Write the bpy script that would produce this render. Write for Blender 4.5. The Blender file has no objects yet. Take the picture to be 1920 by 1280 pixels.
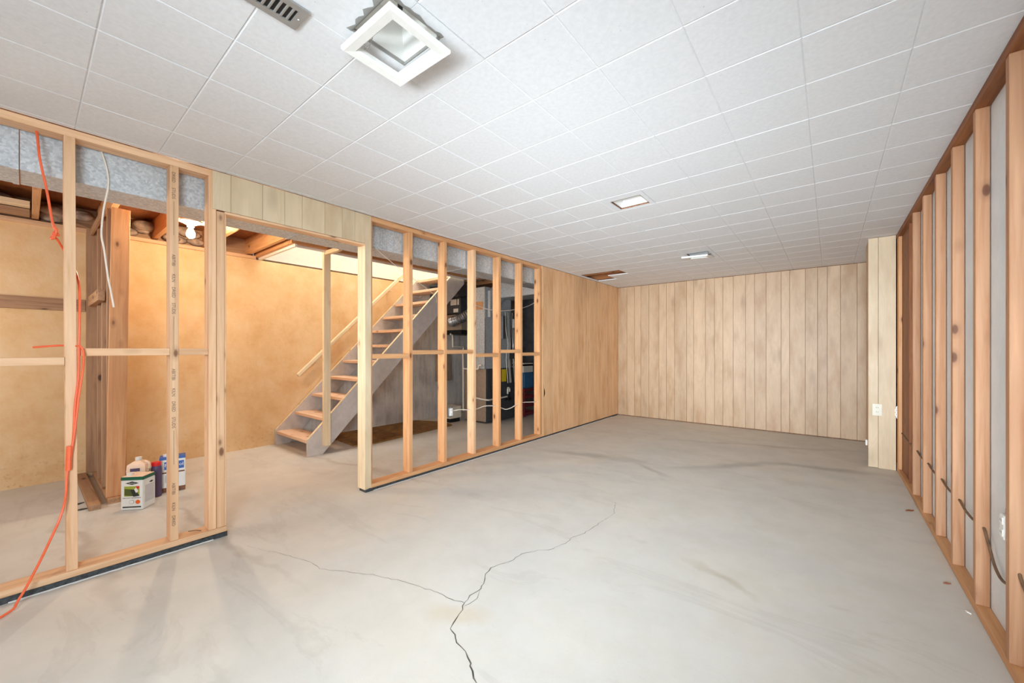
import bpy, bmesh, math, random
from mathutils import Vector, Matrix
R = math.radians
random.seed(7)
scn = bpy.context.scene
COL = scn.collection

# ------------------------------------------------------------------ camera
CAM_H = 1.13
cam_d = bpy.data.cameras.new('camera')
cam_d.sensor_fit = 'HORIZONTAL'; cam_d.sensor_width = 36.0
cam_d.lens = 737.0 / 1920.0 * 36.0
cam_d.shift_y = 15.0 / 1920.0
cam_d.clip_start = 0.02
cam = bpy.data.objects.new('camera', cam_d); COL.objects.link(cam)
cam.location = (0, 0, CAM_H); cam.rotation_euler = (R(90), 0, R(38.96))
scn.camera = cam

# ------------------------------------------------------------------ world, lights, exposure
world = bpy.data.worlds.new('world'); scn.world = world; world.use_nodes = True
world.node_tree.nodes['Background'].inputs[0].default_value = (0.75, 0.85, 1.0, 1)
world.node_tree.nodes['Background'].inputs[1].default_value = 0.5

def area_light(name, loc, rot, sx, sy, power, color, spread=180):
    d = bpy.data.lights.new(name, 'AREA'); d.shape = 'RECTANGLE'; d.size = sx; d.size_y = sy
    d.energy = power; d.color = color; d.spread = R(spread)
    o = bpy.data.objects.new(name, d); COL.objects.link(o)
    o.location = loc; o.rotation_euler = rot
    return o
# added, unseen fill lights at made-up windows behind the camera
area_light('side_fill_light', (0.44, -0.72, 1.22), (R(82), 0, R(64)), 1.1, 1.3, 44, (0.80, 0.92, 1.0), 115)
area_light('rear_fill_light', (-0.50, -1.35, 0.98), (R(91.5), 0, R(8)), 1.7, 0.85, 58, (0.82, 0.925, 1.0), 62)
# added, unseen fill light at a made-up window on the utility side
area_light('utility_fill_light', (-4.1, -1.36, 1.45), (R(90), 0, 0), 0.9, 0.6, 14, (1.0, 0.93, 0.86), 150)
# added fill light standing in for the floor above, down the stairwell
area_light('stairwell_fill_light', (-4.66, 3.0, 4.45), (0, 0, 0), 0.7, 1.6, 50, (1.0, 0.95, 0.88))
BULB_STRENGTH = 680.0

vs = scn.view_settings
vs.view_transform = 'Standard'; vs.look = 'None'; vs.gamma = 1.0; vs.use_curve_mapping = False
vs.exposure = 0.46
try:
    scn.cycles.max_bounces = 10; scn.cycles.diffuse_bounces = 8
    scn.cycles.caustics_reflective = False; scn.cycles.caustics_refractive = False
    scn.cycles.sample_clamp_indirect = 6.0
except Exception:
    pass

# ------------------------------------------------------------------ materials
def lin(r, g, b):
    f = lambda c: (c / 255 / 12.92) if c / 255 <= 0.04045 else ((c / 255 + 0.055) / 1.055) ** 2.4
    return (f(r), f(g), f(b), 1.0)

class NT:
    def __init__(s, name):
        s.m = bpy.data.materials.new(name); s.m.use_nodes = True
        s.t = s.m.node_tree; s.b = s.t.nodes['Principled BSDF']
    def n(s, typ, **kw):
        nd = s.t.nodes.new(typ)
        for k, v in kw.items():
            if k.startswith('i_'):
                nd.inputs[k[2:].replace('_', ' ')].default_value = v
            else:
                setattr(nd, k, v)
        return nd
    def l(s, a, b): s.t.links.new(a, b)
    def ramp(s, fac, stops):
        r = s.n('ShaderNodeValToRGB'); e = r.color_ramp.elements
        while len(e) > 1: e.remove(e[-1])
        e[0].position, e[0].color = stops[0]
        for p, c in stops[1:]:
            x = e.new(p); x.color = c
        s.l(fac, r.inputs[0]); return r.outputs[0]
    def mix(s, fac, a, b, mode='MIX'):
        m = s.n('ShaderNodeMix', data_type='RGBA', blend_type=mode)
        for i, v in ((0, fac), (6, a), (7, b)):
            if hasattr(v, 'is_linked'): s.l(v, m.inputs[i])
            else: m.inputs[i].default_value = v
        return m.outputs[2]
    def math(s, op, a, b=0.0, clamp=False):
        m = s.n('ShaderNodeMath', operation=op, use_clamp=clamp)
        for i, v in ((0, a), (1, b)):
            if hasattr(v, 'is_linked'): s.l(v, m.inputs[i])
            else: m.inputs[i].default_value = v
        return m.outputs[0]
    def coords(s, scale, rand=True, kind='Object', rot=(0, 0, 0), loc=(0, 0, 0)):
        tc = s.n('ShaderNodeTexCoord'); out = tc.outputs[kind]
        if rand:
            oi = s.n('ShaderNodeObjectInfo'); sc = s.n('ShaderNodeVectorMath', operation='SCALE')
            sc.inputs[0].default_value = (37.0, 53.0, 71.0); s.l(oi.outputs['Random'], sc.inputs['Scale'])
            ad = s.n('ShaderNodeVectorMath', operation='ADD'); s.l(out, ad.inputs[0]); s.l(sc.outputs[0], ad.inputs[1])
            out = ad.outputs[0]
        mp = s.n('ShaderNodeMapping'); mp.inputs['Scale'].default_value = scale
        mp.inputs['Rotation'].default_value = rot; mp.inputs['Location'].default_value = loc
        s.l(out, mp.inputs[0]); return mp.outputs[0]
    def noise(s, vec, scale, detail=4, rough=0.55, dist=0.0):
        n = s.n('ShaderNodeTexNoise'); s.l(vec, n.inputs['Vector'])
        n.inputs['Scale'].default_value = scale; n.inputs['Detail'].default_value = detail
        n.inputs['Roughness'].default_value = rough; n.inputs['Distortion'].default_value = dist
        return n.outputs['Fac']
    def bump(s, h, strength, dist=0.01):
        b = s.n('ShaderNodeBump'); b.inputs['Strength'].default_value = strength; b.inputs['Distance'].default_value = dist
        s.l(h, b.inputs['Height']); s.l(b.outputs[0], s.b.inputs['Normal'])
    def set(s, color=None, rough=None, metal=None):
        for k, v in (('Base Color', color), ('Roughness', rough), ('Metallic', metal)):
            if v is None: continue
            if hasattr(v, 'is_linked'): s.l(v, s.b.inputs[k])
            else: s.b.inputs[k].default_value = v
        return s.m

def plain(name, rgb, rough=0.6, metal=0.0, mottle=0.08, sc=25):
    k = NT(name); f = k.noise(k.coords((1, 1, 1)), sc, 3)
    c = lin(*rgb); d = tuple(x * (1 - 2 * mottle) for x in c[:3]) + (1,); u = tuple(min(1, x * (1 + mottle)) for x in c[:3]) + (1,)
    return k.set(k.ramp(f, [(0.3, d), (0.7, u)]), rough, metal)

def lumber(name, base, dark, knot, var=0.16):
    k = NT(name)
    g = k.noise(k.coords((1, 1, 0.05)), 38, 5, 0.6, 0.6)
    c = k.ramp(g, [(0.30, lin(*dark)), (0.52, lin(*base)), (0.78, lin(*[min(255, x * 1.09) for x in base]))])
    big = k.noise(k.coords((1, 1, 0.35)), 5, 2)
    c = k.mix(k.ramp(big, [(0.35, (0, 0, 0, 1)), (0.75, (0.55, 0.55, 0.55, 1))]), c, lin(*dark), 'MIX')
    vo = k.n('ShaderNodeTexVoronoi', feature='F1'); k.l(k.coords((9, 9, 4.2)), vo.inputs['Vector']); vo.inputs['Scale'].default_value = 1.0
    kn = k.ramp(vo.outputs['Distance'], [(0.0, (1, 1, 1, 1)), (0.085, (0.9, 0.9, 0.9, 1)), (0.13, (0.25, 0.25, 0.25, 1)), (0.24, (0, 0, 0, 1))])
    c = k.mix(kn, c, lin(*knot))
    oi = k.n('ShaderNodeObjectInfo'); hs = k.n('ShaderNodeHueSaturation')
    k.l(c, hs.inputs['Color'])
    v = k.math('ADD', k.math('MULTIPLY', oi.outputs['Random'], var), 1 - var / 2); k.l(v, hs.inputs['Value'])
    k.bump(g, 0.12, 0.004)
    return k.set(hs.outputs[0], 0.62)

def panelling(name, base, dark, var=0.10):
    k = NT(name)
    v1 = k.coords((1, 1, 0.16))
    n1 = k.noise(v1, 9, 3, 0.5, 0.8)
    ring = k.math('SINE', k.math('MULTIPLY', n1, 46.0))
    fine = k.noise(k.coords((1, 1, 0.04)), 70, 4)
    big = k.noise(k.coords((1, 1, 0.30), loc=(3, 1, 5)), 7, 3)
    b = lin(*base); d = lin(*dark); l = lin(*[min(255, x * 1.06) for x in base])
    c = k.ramp(big, [(0.30, d), (0.50, b), (0.75, l)])
    c = k.mix(k.math('MULTIPLY', k.math('ADD', ring, 1.0), 0.11), c, d)
    c = k.mix(k.math('MULTIPLY', fine, 0.30), c, d)
    vo = k.n('ShaderNodeTexVoronoi', feature='F1'); k.l(k.coords((5, 5, 1.7)), vo.inputs['Vector']); vo.inputs['Scale'].default_value = 1.0
    kn = k.ramp(vo.outputs['Distance'], [(0.0, (0.45, 0.45, 0.45, 1)), (0.12, (0.22, 0.22, 0.22, 1)), (0.22, (0, 0, 0, 1))])
    c = k.mix(kn, c, lin(*[x * 0.72 for x in dark]))
    oi = k.n('ShaderNodeObjectInfo'); hs = k.n('ShaderNodeHueSaturation'); k.l(c, hs.inputs['Color'])
    v = k.math('ADD', k.math('MULTIPLY', oi.outputs['Random'], var), 1 - var / 2); k.l(v, hs.inputs['Value'])
    return k.set(hs.outputs[0], 0.48)

M = {}
M['lumber'] = lumber('lumber_pine', (222, 182, 144), (206, 157, 114), (118, 74, 46))
M['lumber_old'] = lumber('lumber_aged', (208, 158, 112), (190, 132, 84), (104, 58, 34), 0.2)
M['lumber_right'] = lumber('lumber_strapping', (184, 140, 106), (168, 116, 78), (100, 58, 36), 0.14)
M['lumber_brown'] = lumber('lumber_brown', (150, 92, 48), (112, 62, 30), (60, 30, 14), 0.15)
M['lumber_dusty'] = lumber('lumber_dusty', (176, 138, 104), (144, 104, 74), (70, 42, 26), 0.2)
M['lumber_pale'] = lumber('lumber_pale', (232, 212, 178), (218, 190, 150), (180, 136, 92), 0.05)
M['panel_pale'] = panelling('panelling_pale', (214, 194, 163), (196, 170, 136))
M['panel_warm'] = panelling('panelling_warm', (190, 162, 132), (172, 138, 104))
M['panel_honey'] = panelling('panelling_honey', (222, 180, 138), (204, 154, 108))
M['white'] = plain('white_enamel', (232, 232, 228), 0.4, 0, 0.02)
M['offwhite'] = plain('cream_plastic', (226, 222, 206), 0.4, 0, 0.02)
M['drywall'] = plain('white_drywall', (228, 224, 216), 0.85, 0, 0.02)
M['black'] = plain('black_rubber', (22, 22, 24), 0.6, 0, 0.2)
M['tar'] = plain('tarred_strip', (58, 62, 64), 0.7, 0, 0.35, 60)
M['stair_grey'] = plain('grey_stair_paint', (200, 192, 186), 0.55, 0, 0.06, 12)
M['tread'] = lumber('worn_tread_wood', (226, 194, 166), (206, 168, 138), (170, 128, 98), 0.08)
M['orange_cord'] = plain('orange_vinyl', (236, 104, 62), 0.45, 0, 0.05)
M['white_cable'] = plain('white_vinyl_cable', (226, 218, 206), 0.5, 0, 0.04)
M['brown_cable'] = plain('brown_cable', (112, 84, 62), 0.6, 0, 0.15)
M['dark_metal'] = plain('charcoal_cabinet_paint', (84, 86, 90), 0.42, 0.3, 0.06)
M['taupe_metal'] = plain('taupe_paint_and_lit_side', (166, 148, 130), 0.5, 0.2, 0.06)  # taupe paint; on the furnace side the tone stands for bulb light
M['steel'] = plain('brushed_steel', (168, 170, 172), 0.32, 0.85, 0.06)
M['vent_metal'] = plain('grey_register_paint', (158, 156, 152), 0.45, 0.3, 0.05)
M['pvc'] = plain('white_pvc', (226, 220, 208), 0.4, 0, 0.03)
M['yellow'] = plain('yellow_paper', (236, 206, 40), 0.6, 0, 0.02)
M['paper'] = plain('white_paper', (228, 226, 222), 0.7, 0, 0.03)
M['blue_jug'] = plain('blue_plastic', (60, 110, 150), 0.3, 0, 0.08)
M['red_plastic'] = plain('dark_red_plastic', (120, 44, 48), 0.45, 0, 0.1)
M['red_cap'] = plain('red_cap', (214, 30, 36), 0.4, 0, 0.03)
M['green_band'] = plain('green_print', (14, 92, 66), 0.45, 0, 0.03)
M['can_white'] = plain('white_printed_tin', (228, 230, 228), 0.35, 0.1, 0.02)
M['can_grey'] = plain('grey_print', (196, 198, 200), 0.45, 0, 0.02)
M['ink'] = plain('dark_print', (34, 44, 42), 0.5, 0, 0.05)
M['stamp'] = plain('stamp_ink', (104, 84, 66), 0.8, 0, 0.2, 90)
M['jug_plastic'] = plain('milky_plastic', (236, 208, 184), 0.45, 0, 0.03)
M['purple'] = plain('purple_print', (84, 70, 104), 0.5, 0, 0.05)
M['blue'] = plain('blue_print', (52, 96, 172), 0.45, 0, 0.03)
M['orange_dot'] = plain('orange_print', (222, 98, 24), 0.5, 0, 0.03)
M['lime'] = plain('lime_print', (150, 164, 54), 0.5, 0, 0.05)
M['olive'] = plain('olive_print', (74, 88, 34), 0.5, 0, 0.1)
M['rust'] = plain('rust_brown', (128, 88, 62), 0.75, 0, 0.25, 40)
M['insul'] = plain('dusty_insulation', (172, 150, 132), 0.95, 0, 0.3, 14)
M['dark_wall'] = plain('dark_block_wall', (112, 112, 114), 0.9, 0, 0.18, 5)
M['leaf'] = plain('dry_chip', (150, 96, 70), 0.8, 0, 0.2)

def glow(name, col, st):
    k = NT(name); k.b.inputs['Emission Color'].default_value = col; k.b.inputs['Emission Strength'].default_value = st
    return k.set((1, 1, 1, 1), 0.5)
M['bulb'] = glow('lit_bulb', (1.0, 0.79, 0.54, 1), BULB_STRENGTH)

# galvanised sheet with spangle
k = NT('galvanised_sheet')
vo = k.n('ShaderNodeTexVoronoi', feature='F1'); k.l(k.coords((1, 1, 1), False), vo.inputs['Vector']); vo.inputs['Scale'].default_value = 95
bw = k.n('ShaderNodeSeparateColor'); k.l(vo.outputs['Color'], bw.inputs[0])
nz = k.noise(k.coords((1, 1, 1), False), 40, 4)
sp = k.math('ADD', k.math('MULTIPLY', bw.outputs[0], 0.6), k.math('MULTIPLY', nz, 0.4))
M['galv'] = k.set(k.ramp(sp, [(0.15, lin(168, 174, 178)), (0.85, lin(204, 209, 212))]), k.ramp(sp, [(0.0, (0.55,) * 3 + (1,)), (1.0, (0.38,) * 3 + (1,))]), 0.15)

# plywood / rough board mat
k = NT('rough_brown_board')
f = k.noise(k.coords((1, 1, 1), False), 9, 6, 0.65)
M['osb'] = k.set(k.ramp(f, [(0.3, lin(108, 78, 40)), (0.55, lin(150, 112, 58)), (0.75, lin(176, 138, 82))]), 0.85)

# ceiling tile: white fibre with fine pits
k = NT('white_fibre_tile')
v = k.coords((1, 1, 1), True)
f1 = k.noise(v, 60, 3); vo = k.n('ShaderNodeTexVoronoi', feature='F1'); k.l(v, vo.inputs['Vector']); vo.inputs['Scale'].default_value = 42
pit = k.ramp(vo.outputs['Distance'], [(0.0, (0, 0, 0, 1)), (0.16, (1, 1, 1, 1))])
msk = k.ramp(k.noise(v, 30, 2), [(0.55, (1, 1, 1, 1)), (0.62, (0, 0, 0, 1))])
pm = k.mix(msk, pit, (1, 1, 1, 1))
c = k.mix(pm, lin(192, 191, 190), k.ramp(f1, [(0.3, lin(214, 215, 217)), (0.7, lin(222, 223, 225))]))
k.bump(pm, 0.25, 0.003)
M['tile'] = k.set(c, 0.85)

# grey painted concrete wall behind the right studs
k = NT('grey_painted_concrete')
f = k.noise(k.coords((1, 1, 1), False), 3.5, 5, 0.6)
g = k.noise(k.coords((1, 1, 1), False), 40, 3)
k.bump(g, 0.2, 0.01)
M['grey_wall'] = k.set(k.ramp(f, [(0.3, lin(206, 210, 212)), (0.7, lin(224, 227, 229))]), 0.85)

# outer foundation wall: ochre above the stair line, grey below it
k = NT('ochre_grey_concrete')
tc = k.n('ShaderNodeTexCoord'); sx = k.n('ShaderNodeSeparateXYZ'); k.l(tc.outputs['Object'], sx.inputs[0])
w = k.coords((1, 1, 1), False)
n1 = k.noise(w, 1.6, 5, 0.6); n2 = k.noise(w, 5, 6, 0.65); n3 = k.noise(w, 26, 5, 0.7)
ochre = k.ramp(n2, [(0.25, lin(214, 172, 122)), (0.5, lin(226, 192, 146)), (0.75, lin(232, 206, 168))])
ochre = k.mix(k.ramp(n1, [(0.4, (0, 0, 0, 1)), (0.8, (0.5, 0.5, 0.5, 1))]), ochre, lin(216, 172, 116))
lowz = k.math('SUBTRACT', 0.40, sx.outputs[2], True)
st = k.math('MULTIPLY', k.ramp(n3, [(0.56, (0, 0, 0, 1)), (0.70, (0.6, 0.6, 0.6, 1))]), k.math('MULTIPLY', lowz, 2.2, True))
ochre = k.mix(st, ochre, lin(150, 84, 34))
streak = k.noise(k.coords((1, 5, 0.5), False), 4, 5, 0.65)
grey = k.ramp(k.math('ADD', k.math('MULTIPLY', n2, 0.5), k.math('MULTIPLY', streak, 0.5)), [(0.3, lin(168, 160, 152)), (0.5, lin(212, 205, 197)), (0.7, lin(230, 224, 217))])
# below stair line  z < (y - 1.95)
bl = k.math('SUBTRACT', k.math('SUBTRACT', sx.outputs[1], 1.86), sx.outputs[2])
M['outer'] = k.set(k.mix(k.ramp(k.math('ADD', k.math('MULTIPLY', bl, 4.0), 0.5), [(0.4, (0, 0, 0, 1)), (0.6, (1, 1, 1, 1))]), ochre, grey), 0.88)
k.bump(n3, 0.25, 0.01)

# worn concrete floor
k = NT('worn_pale_concrete')
w = k.coords((1, 1, 1), False)
n1 = k.noise(w, 0.9, 5, 0.6, 0.4); n2 = k.noise(w, 4.5, 6, 0.65); n3 = k.noise(w, 38, 5, 0.7)
sw = k.noise(k.coords((0.5, 1.6, 1), False, rot=(0, 0, R(20))), 2.2, 6, 0.62, 1.0)
c = k.ramp(n1, [(0.3, lin(196, 196, 192)), (0.5, lin(205, 203, 197)), (0.7, lin(211, 205, 194))])
c = k.mix(k.ramp(n2, [(0.42, (0, 0, 0, 1)), (0.78, (0.42, 0.42, 0.42, 1))]), c, lin(188, 182, 170))
c = k.mix(k.ramp(sw, [(0.56, (0, 0, 0, 1)), (0.60, (0.18, 0.18, 0.18, 1)), (0.68, (0.0, 0.0, 0.0, 1))]), c, lin(164, 158, 150))
c = k.mix(k.ramp(n3, [(0.66, (0, 0, 0, 1)), (0.76, (0.4, 0.4, 0.4, 1))]), c, lin(160, 152, 140))
def stain(cx, cy, ang, lx, ly, col, amt):
    global c
    tcn = k.n('ShaderNodeTexCoord'); mp = k.n('ShaderNodeMapping', vector_type='TEXTURE')
    mp.inputs['Location'].default_value = (cx, cy, 0); mp.inputs['Rotation'].default_value = (0, 0, R(ang)); mp.inputs['Scale'].default_value = (lx, ly, 1)
    nn = k.n('ShaderNodeTexNoise'); nn.inputs['Scale'].default_value = 3.0; nn.inputs['Detail'].default_value = 4
    k.l(tcn.outputs['Object'], nn.inputs['Vector'])
    off = k.n('ShaderNodeVectorMath', operation='MULTIPLY_ADD'); k.l(nn.outputs['Color'], off.inputs[0])
    off.inputs[1].default_value = (0.3, 0.3, 0); k.l(tcn.outputs['Object'], off.inputs[2])
    sb = k.n('ShaderNodeVectorMath', operation='SUBTRACT'); k.l(off.outputs[0], sb.inputs[0]); sb.inputs[1].default_value = (0.15, 0.15, 0)
    k.l(sb.outputs[0], mp.inputs[0])
    ln = k.n('ShaderNodeVectorMath', operation='LENGTH'); k.l(mp.outputs[0], ln.inputs[0])
    c = k.mix(k.ramp(ln.outputs['Value'], [(0.25, (amt,) * 3 + (1,)), (1.0, (0, 0, 0, 1))]), c, lin(*col))
stain(-2.0, 3.78, 12, 0.75, 0.12, (160, 156, 150), 0.6)
stain(-1.3, 3.68, -35, 0.3, 0.06, (156, 152, 146), 0.55)
stain(-0.7, 4.35, 45, 0.75, 0.10, (158, 155, 150), 0.6)
stain(-0.05, 4.75, 12, 0.55, 0.09, (152, 150, 146), 0.6)
stain(-0.5, 5.5, 20, 1.2, 0.08, (168, 164, 158), 0.5)
stain(-0.42, 2.15, -25, 0.22, 0.04, (170, 160, 140), 0.5)
stain(-1.22, 1.17, 30, 0.16, 0.10, (196, 178, 146), 0.4)
stain(-3.4, 0.2, 4, 1.2, 0.05, (160, 150, 140), 0.5)
stain(-3.2, 0.7, 6, 1.4, 0.04, (164, 154, 144), 0.5)
stain(-3.6, 2.0, 10, 1.4, 0.05, (166, 154, 144), 0.5)
k.bump(k.math('ADD', k.math('MULTIPLY', n3, 0.5), n2), 0.10, 0.01)
M['floor'] = k.set(c, k.ramp(n2, [(0.3, (0.50,) * 3 + (1,)), (0.7, (0.66,) * 3 + (1,))]))
M['crack'] = plain('crack_dark', (92, 86, 78), 0.95, 0, 0.3, 40)
M['stipple'] = plain('white_plaster_residue', (226, 224, 220), 0.9, 0, 0.05)

# ------------------------------------------------------------------ builders
W = {}
def put(name, mesh, mat, parent=None, mw=None, label=None):
    o = bpy.data.objects.new(name, mesh); COL.objects.link(o)
    if mat is not None and mesh is not None and len(mesh.materials) == 0: mesh.materials.append(mat)
    mw = mw or Matrix.Identity(4); W[o] = mw
    if parent is not None:
        o.parent = parent; o.matrix_parent_inverse = W[parent].inverted()
    o.matrix_basis = mw
    if label: o['label'] = label
    return o
def root(name, loc, label=None, cat=None, group=None, kind=None):
    o = bpy.data.objects.new(name, None); COL.objects.link(o); o.empty_display_size = 0.1
    mw = Matrix.Translation(Vector(loc)); W[o] = mw; o.matrix_basis = mw
    return tag(o, label, cat, group, kind)
def tag(o, label=None, cat=None, group=None, kind=None):
    for kk, vv in (('label', label), ('category', cat), ('group', group), ('kind', kind)):
        if vv: o[kk] = vv
    return o
_cache = {}
def box_mesh(name, dx, dy, dz, mat, bev=0.0015):
    key = (round(dx, 4), round(dy, 4), round(dz, 4), mat.name, bev)
    if key in _cache: return _cache[key]
    bm = bmesh.new(); bmesh.ops.create_cube(bm, size=1.0, matrix=Matrix.Diagonal((dx, dy, dz, 1)))
    if bev and min(dx, dy, dz) > bev * 3: bmesh.ops.bevel(bm, geom=bm.edges[:], offset=bev, segments=1, affect='EDGES')
    me = bpy.data.meshes.new(name); bm.to_mesh(me); bm.free(); me.materials.append(mat)
    _cache[key] = me; return me
def board(name, lo, hi, mat, parent=None, bev=0.0015, tilt=None, label=None):
    """a squared board between two world corners; its grain (local z) runs along its longest side"""
    d = [hi[i] - lo[i] for i in range(3)]; ax = d.index(max(d))
    c = Vector([(hi[i] + lo[i]) / 2 for i in range(3)])
    if ax == 2: dims, rot = d, Matrix.Identity(4)
    elif ax == 1: dims, rot = (d[0], d[2], d[1]), Matrix.Rotation(R(-90), 4, 'X')
    else: dims, rot = (d[2], d[1], d[0]), Matrix.Rotation(R(90), 4, 'Y')
    mw = Matrix.Translation(c) @ (tilt or Matrix.Identity(4)) @ rot
    return put(name, box_mesh(name, *dims, mat, bev), mat, parent, mw, label)

class MB:
    """collects shapes (world coordinates) into one mesh"""
    def __init__(s): s.bm = bmesh.new()
    def box(s, lo, hi, m=None):
        c = [(lo[i] + hi[i]) / 2 for i in range(3)]; d = [hi[i] - lo[i] for i in range(3)]
        mt = Matrix.Translation(c) @ Matrix.Diagonal((*d, 1))
        bmesh.ops.create_cube(s.bm, size=1.0, matrix=(m @ mt) if m else mt); return s
    def cyl(s, p0, p1, r, r2=None, n=16, caps=True):
        p0, p1 = Vector(p0), Vector(p1); d = p1 - p0
        q = d.to_track_quat('Z', 'Y').to_matrix().to_4x4()
        bmesh.ops.create_cone(s.bm, cap_ends=caps, segments=n, radius1=r, radius2=r if r2 is None else r2, depth=d.length,
                              matrix=Matrix.Translation((p0 + p1) / 2) @ q); return s
    def sphere(s, c, r, sc=(1, 1, 1), n=16):
        bmesh.ops.create_uvsphere(s.bm, u_segments=n, v_segments=n // 2 + 2, radius=r, matrix=Matrix.Translation(c) @ Matrix.Diagonal((*sc, 1))); return s
    def poly(s, pts, vec):
        """prism: polygon pts swept by vec"""
        vec = Vector(vec); a = [s.bm.verts.new(p) for p in pts]; b = [s.bm.verts.new(Vector(p) + vec) for p in pts]
        n = len(pts); s.bm.faces.new(a); s.bm.faces.new(b[::-1])
        for i in range(n): s.bm.faces.new((a[i], b[i], b[(i + 1) % n], a[(i + 1) % n]))
        return s
    def lathe(s, c, prof, n=24):
        rings = []
        for r, z in prof:
            rings.append([s.bm.verts.new((c[0] + r * math.cos(2 * math.pi * i / n), c[1] + r * math.sin(2 * math.pi * i / n), c[2] + z)) for i in range(n)])
        for a, b in zip(rings, rings[1:]):
            for i in range(n): s.bm.faces.new((a[i], a[(i + 1) % n], b[(i + 1) % n], b[i]))
        s.bm.faces.new(rings[0][::-1]); s.bm.faces.new(rings[-1]); return s
    def tube(s, pts, r, n=8, sub=5, smooth=True):
        P = [Vector(p) for p in pts]
        if smooth and len(P) > 2:
            Q = []
            for i in range(len(P) - 1):
                a = P[max(i - 1, 0)]; b = P[i]; c = P[i + 1]; d = P[min(i + 2, len(P) - 1)]
                for j in range(sub):
                    t = j / sub
                    Q.append(0.5 * ((2 * b) + (-a + c) * t + (2 * a - 5 * b + 4 * c - d) * t * t + (-a + 3 * b - 3 * c + d) * t ** 3))
            Q.append(P[-1]); P = Q
        rings = []; up = Vector((0.13, 0.31, 0.94))
        for i, p in enumerate(P):
            t = (P[min(i + 1, len(P) - 1)] - P[max(i - 1, 0)])
            if t.length < 1e-6: t = Vector((0, 0, 1))
            t.normalize()
            a = t.cross(up)
            if a.length < 1e-3: a = t.cross(Vector((1, 0, 0)))
            a.normalize(); b = t.cross(a)
            rr = r(i / (len(P) - 1)) if callable(r) else r
            rings.append([s.bm.verts.new(p + a * rr * math.cos(2 * math.pi * q / n) + b * rr * math.sin(2 * math.pi * q / n)) for q in range(n)])
        for x, y in zip(rings, rings[1:]):
            for q in range(n): s.bm.faces.new((x[q], x[(q + 1) % n], y[(q + 1) % n], y[q]))
        s.bm.faces.new(rings[0][::-1]); s.bm.faces.new(rings[-1]); return s
    def done(s, name, mat, parent=None, label=None, smooth=False, bev=0.0, origin=None, mw=None):
        if bev: bmesh.ops.bevel(s.bm, geom=s.bm.edges[:], offset=bev, segments=2, affect='EDGES', clamp_overlap=True)
        bmesh.ops.recalc_face_normals(s.bm, faces=s.bm.faces[:])
        if origin is not None:
            bmesh.ops.translate(s.bm, verts=s.bm.verts[:], vec=-Vector(origin)); mw = Matrix.Translation(Vector(origin))
        if smooth:
            for f_ in s.bm.faces: f_.smooth = True
        me = bpy.data.meshes.new(name); s.bm.to_mesh(me); s.bm.free(); me.materials.append(mat)
        if smooth:
            try: me.set_sharp_from_angle(angle=R(40))
            except Exception: pass
        return put(name, me, mat, parent, mw, label)
def text(name, body, size, mat, parent, origin, xdir, ydir, label=None, align='CENTER', sx=1.0, thick=0.0002):
    cu = bpy.data.curves.new(name, 'FONT'); cu.body = body; cu.size = size; cu.align_x = align; cu.align_y = 'CENTER'; cu.extrude = thick; cu.resolution_u = 3
    t = bpy.data.objects.new(name, cu); COL.objects.link(t)
    me = bpy.data.meshes.new_from_object(t.evaluated_get(bpy.context.evaluated_depsgraph_get())); COL.objects.unlink(t); bpy.data.objects.remove(t)
    me.materials.clear(); me.materials.append(mat)
    x = Vector(xdir).normalized(); y = Vector(ydir).normalized(); z = x.cross(y)
    mw = Matrix(((x.x * sx, y.x, z.x, origin[0]), (x.y * sx, y.y, z.y, origin[1]), (x.z * sx, y.z, z.z, origin[2]), (0, 0, 0, 1)))
    return put(name, me, mat, parent, mw, label)

# ================================================================== THE SETTING
XL, XLB = -2.86, -2.95            # faces of the stud partition
XR, XRW = 0.486, 0.53             # front of the right studs, concrete wall behind them
YF, YN = 6.46, -1.45              # far wall, wall behind the camera
XO = -5.15                        # outer foundation wall
HC = 2.20                         # ceiling

# ---- floor
fl = MB().box((XO - 0.3, YN - 0.2, -0.12), (XRW + 0.25, YF + 0.2, 0.0)).done('floor', M['floor'])
tag(fl, 'pale grey worn concrete slab with long cracks and stains', kind='structure')
def crack(pts, w0, jit=0.012):
    random.seed(len(pts)); P = [Vector((p[0], p[1], 0)) for p in pts]; Q = []
    for a, b in zip(P, P[1:]):
        n = max(2, int((b - a).length / 0.022))
        for i in range(n):
            q = a.lerp(b, i / n); Q.append(q + Vector((random.uniform(-jit, jit), random.uniform(-jit, jit), 0)) * 0.5)
    Q.append(P[-1]); bm = bmesh.new(); prev = None
    for i, q in enumerate(Q):
        t = (Q[min(i + 1, len(Q) - 1)] - Q[max(i - 1, 0)]).normalized(); nrm = Vector((-t.y, t.x, 0))
        ww = w0 * random.uniform(0.3, 1.0) * (1 - 0.75 * i / len(Q))
        a = bm.verts.new(q + nrm * ww + Vector((0, 0, 0.0006))); b = bm.verts.new(q - nrm * ww + Vector((0, 0, 0.0006)))
        if prev: bm.faces.new((prev[0], prev[1], b, a))
        prev = (a, b)
    me = bpy.data.meshes.new('crack'); bm.to_mesh(me); bm.free()
    put('crack', me, M['crack'], fl)
CR = [(-0.80, 0.86), (-0.936, 0.957), (-0.981, 0.99), (-1.009, 1.002), (-1.055, 1.029), (-1.114, 1.049), (-1.199, 1.083), (-1.217, 1.117), (-1.226, 1.168), (-1.268, 1.233), (-1.287, 1.286), (-1.283, 1.351), (-1.296, 1.394), (-1.352, 1.452), (-1.364, 1.516), (-1.326, 1.625), (-1.32, 1.728), (-1.276, 1.808), (-1.232, 1.858), (-1.2, 1.977), (-1.204, 2.056), (-1.176, 2.16), (-1.172, 2.263), (-1.161, 2.39), (-1.154, 2.537), (-1.232, 2.746)]
crack(CR, 0.0032)
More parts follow.
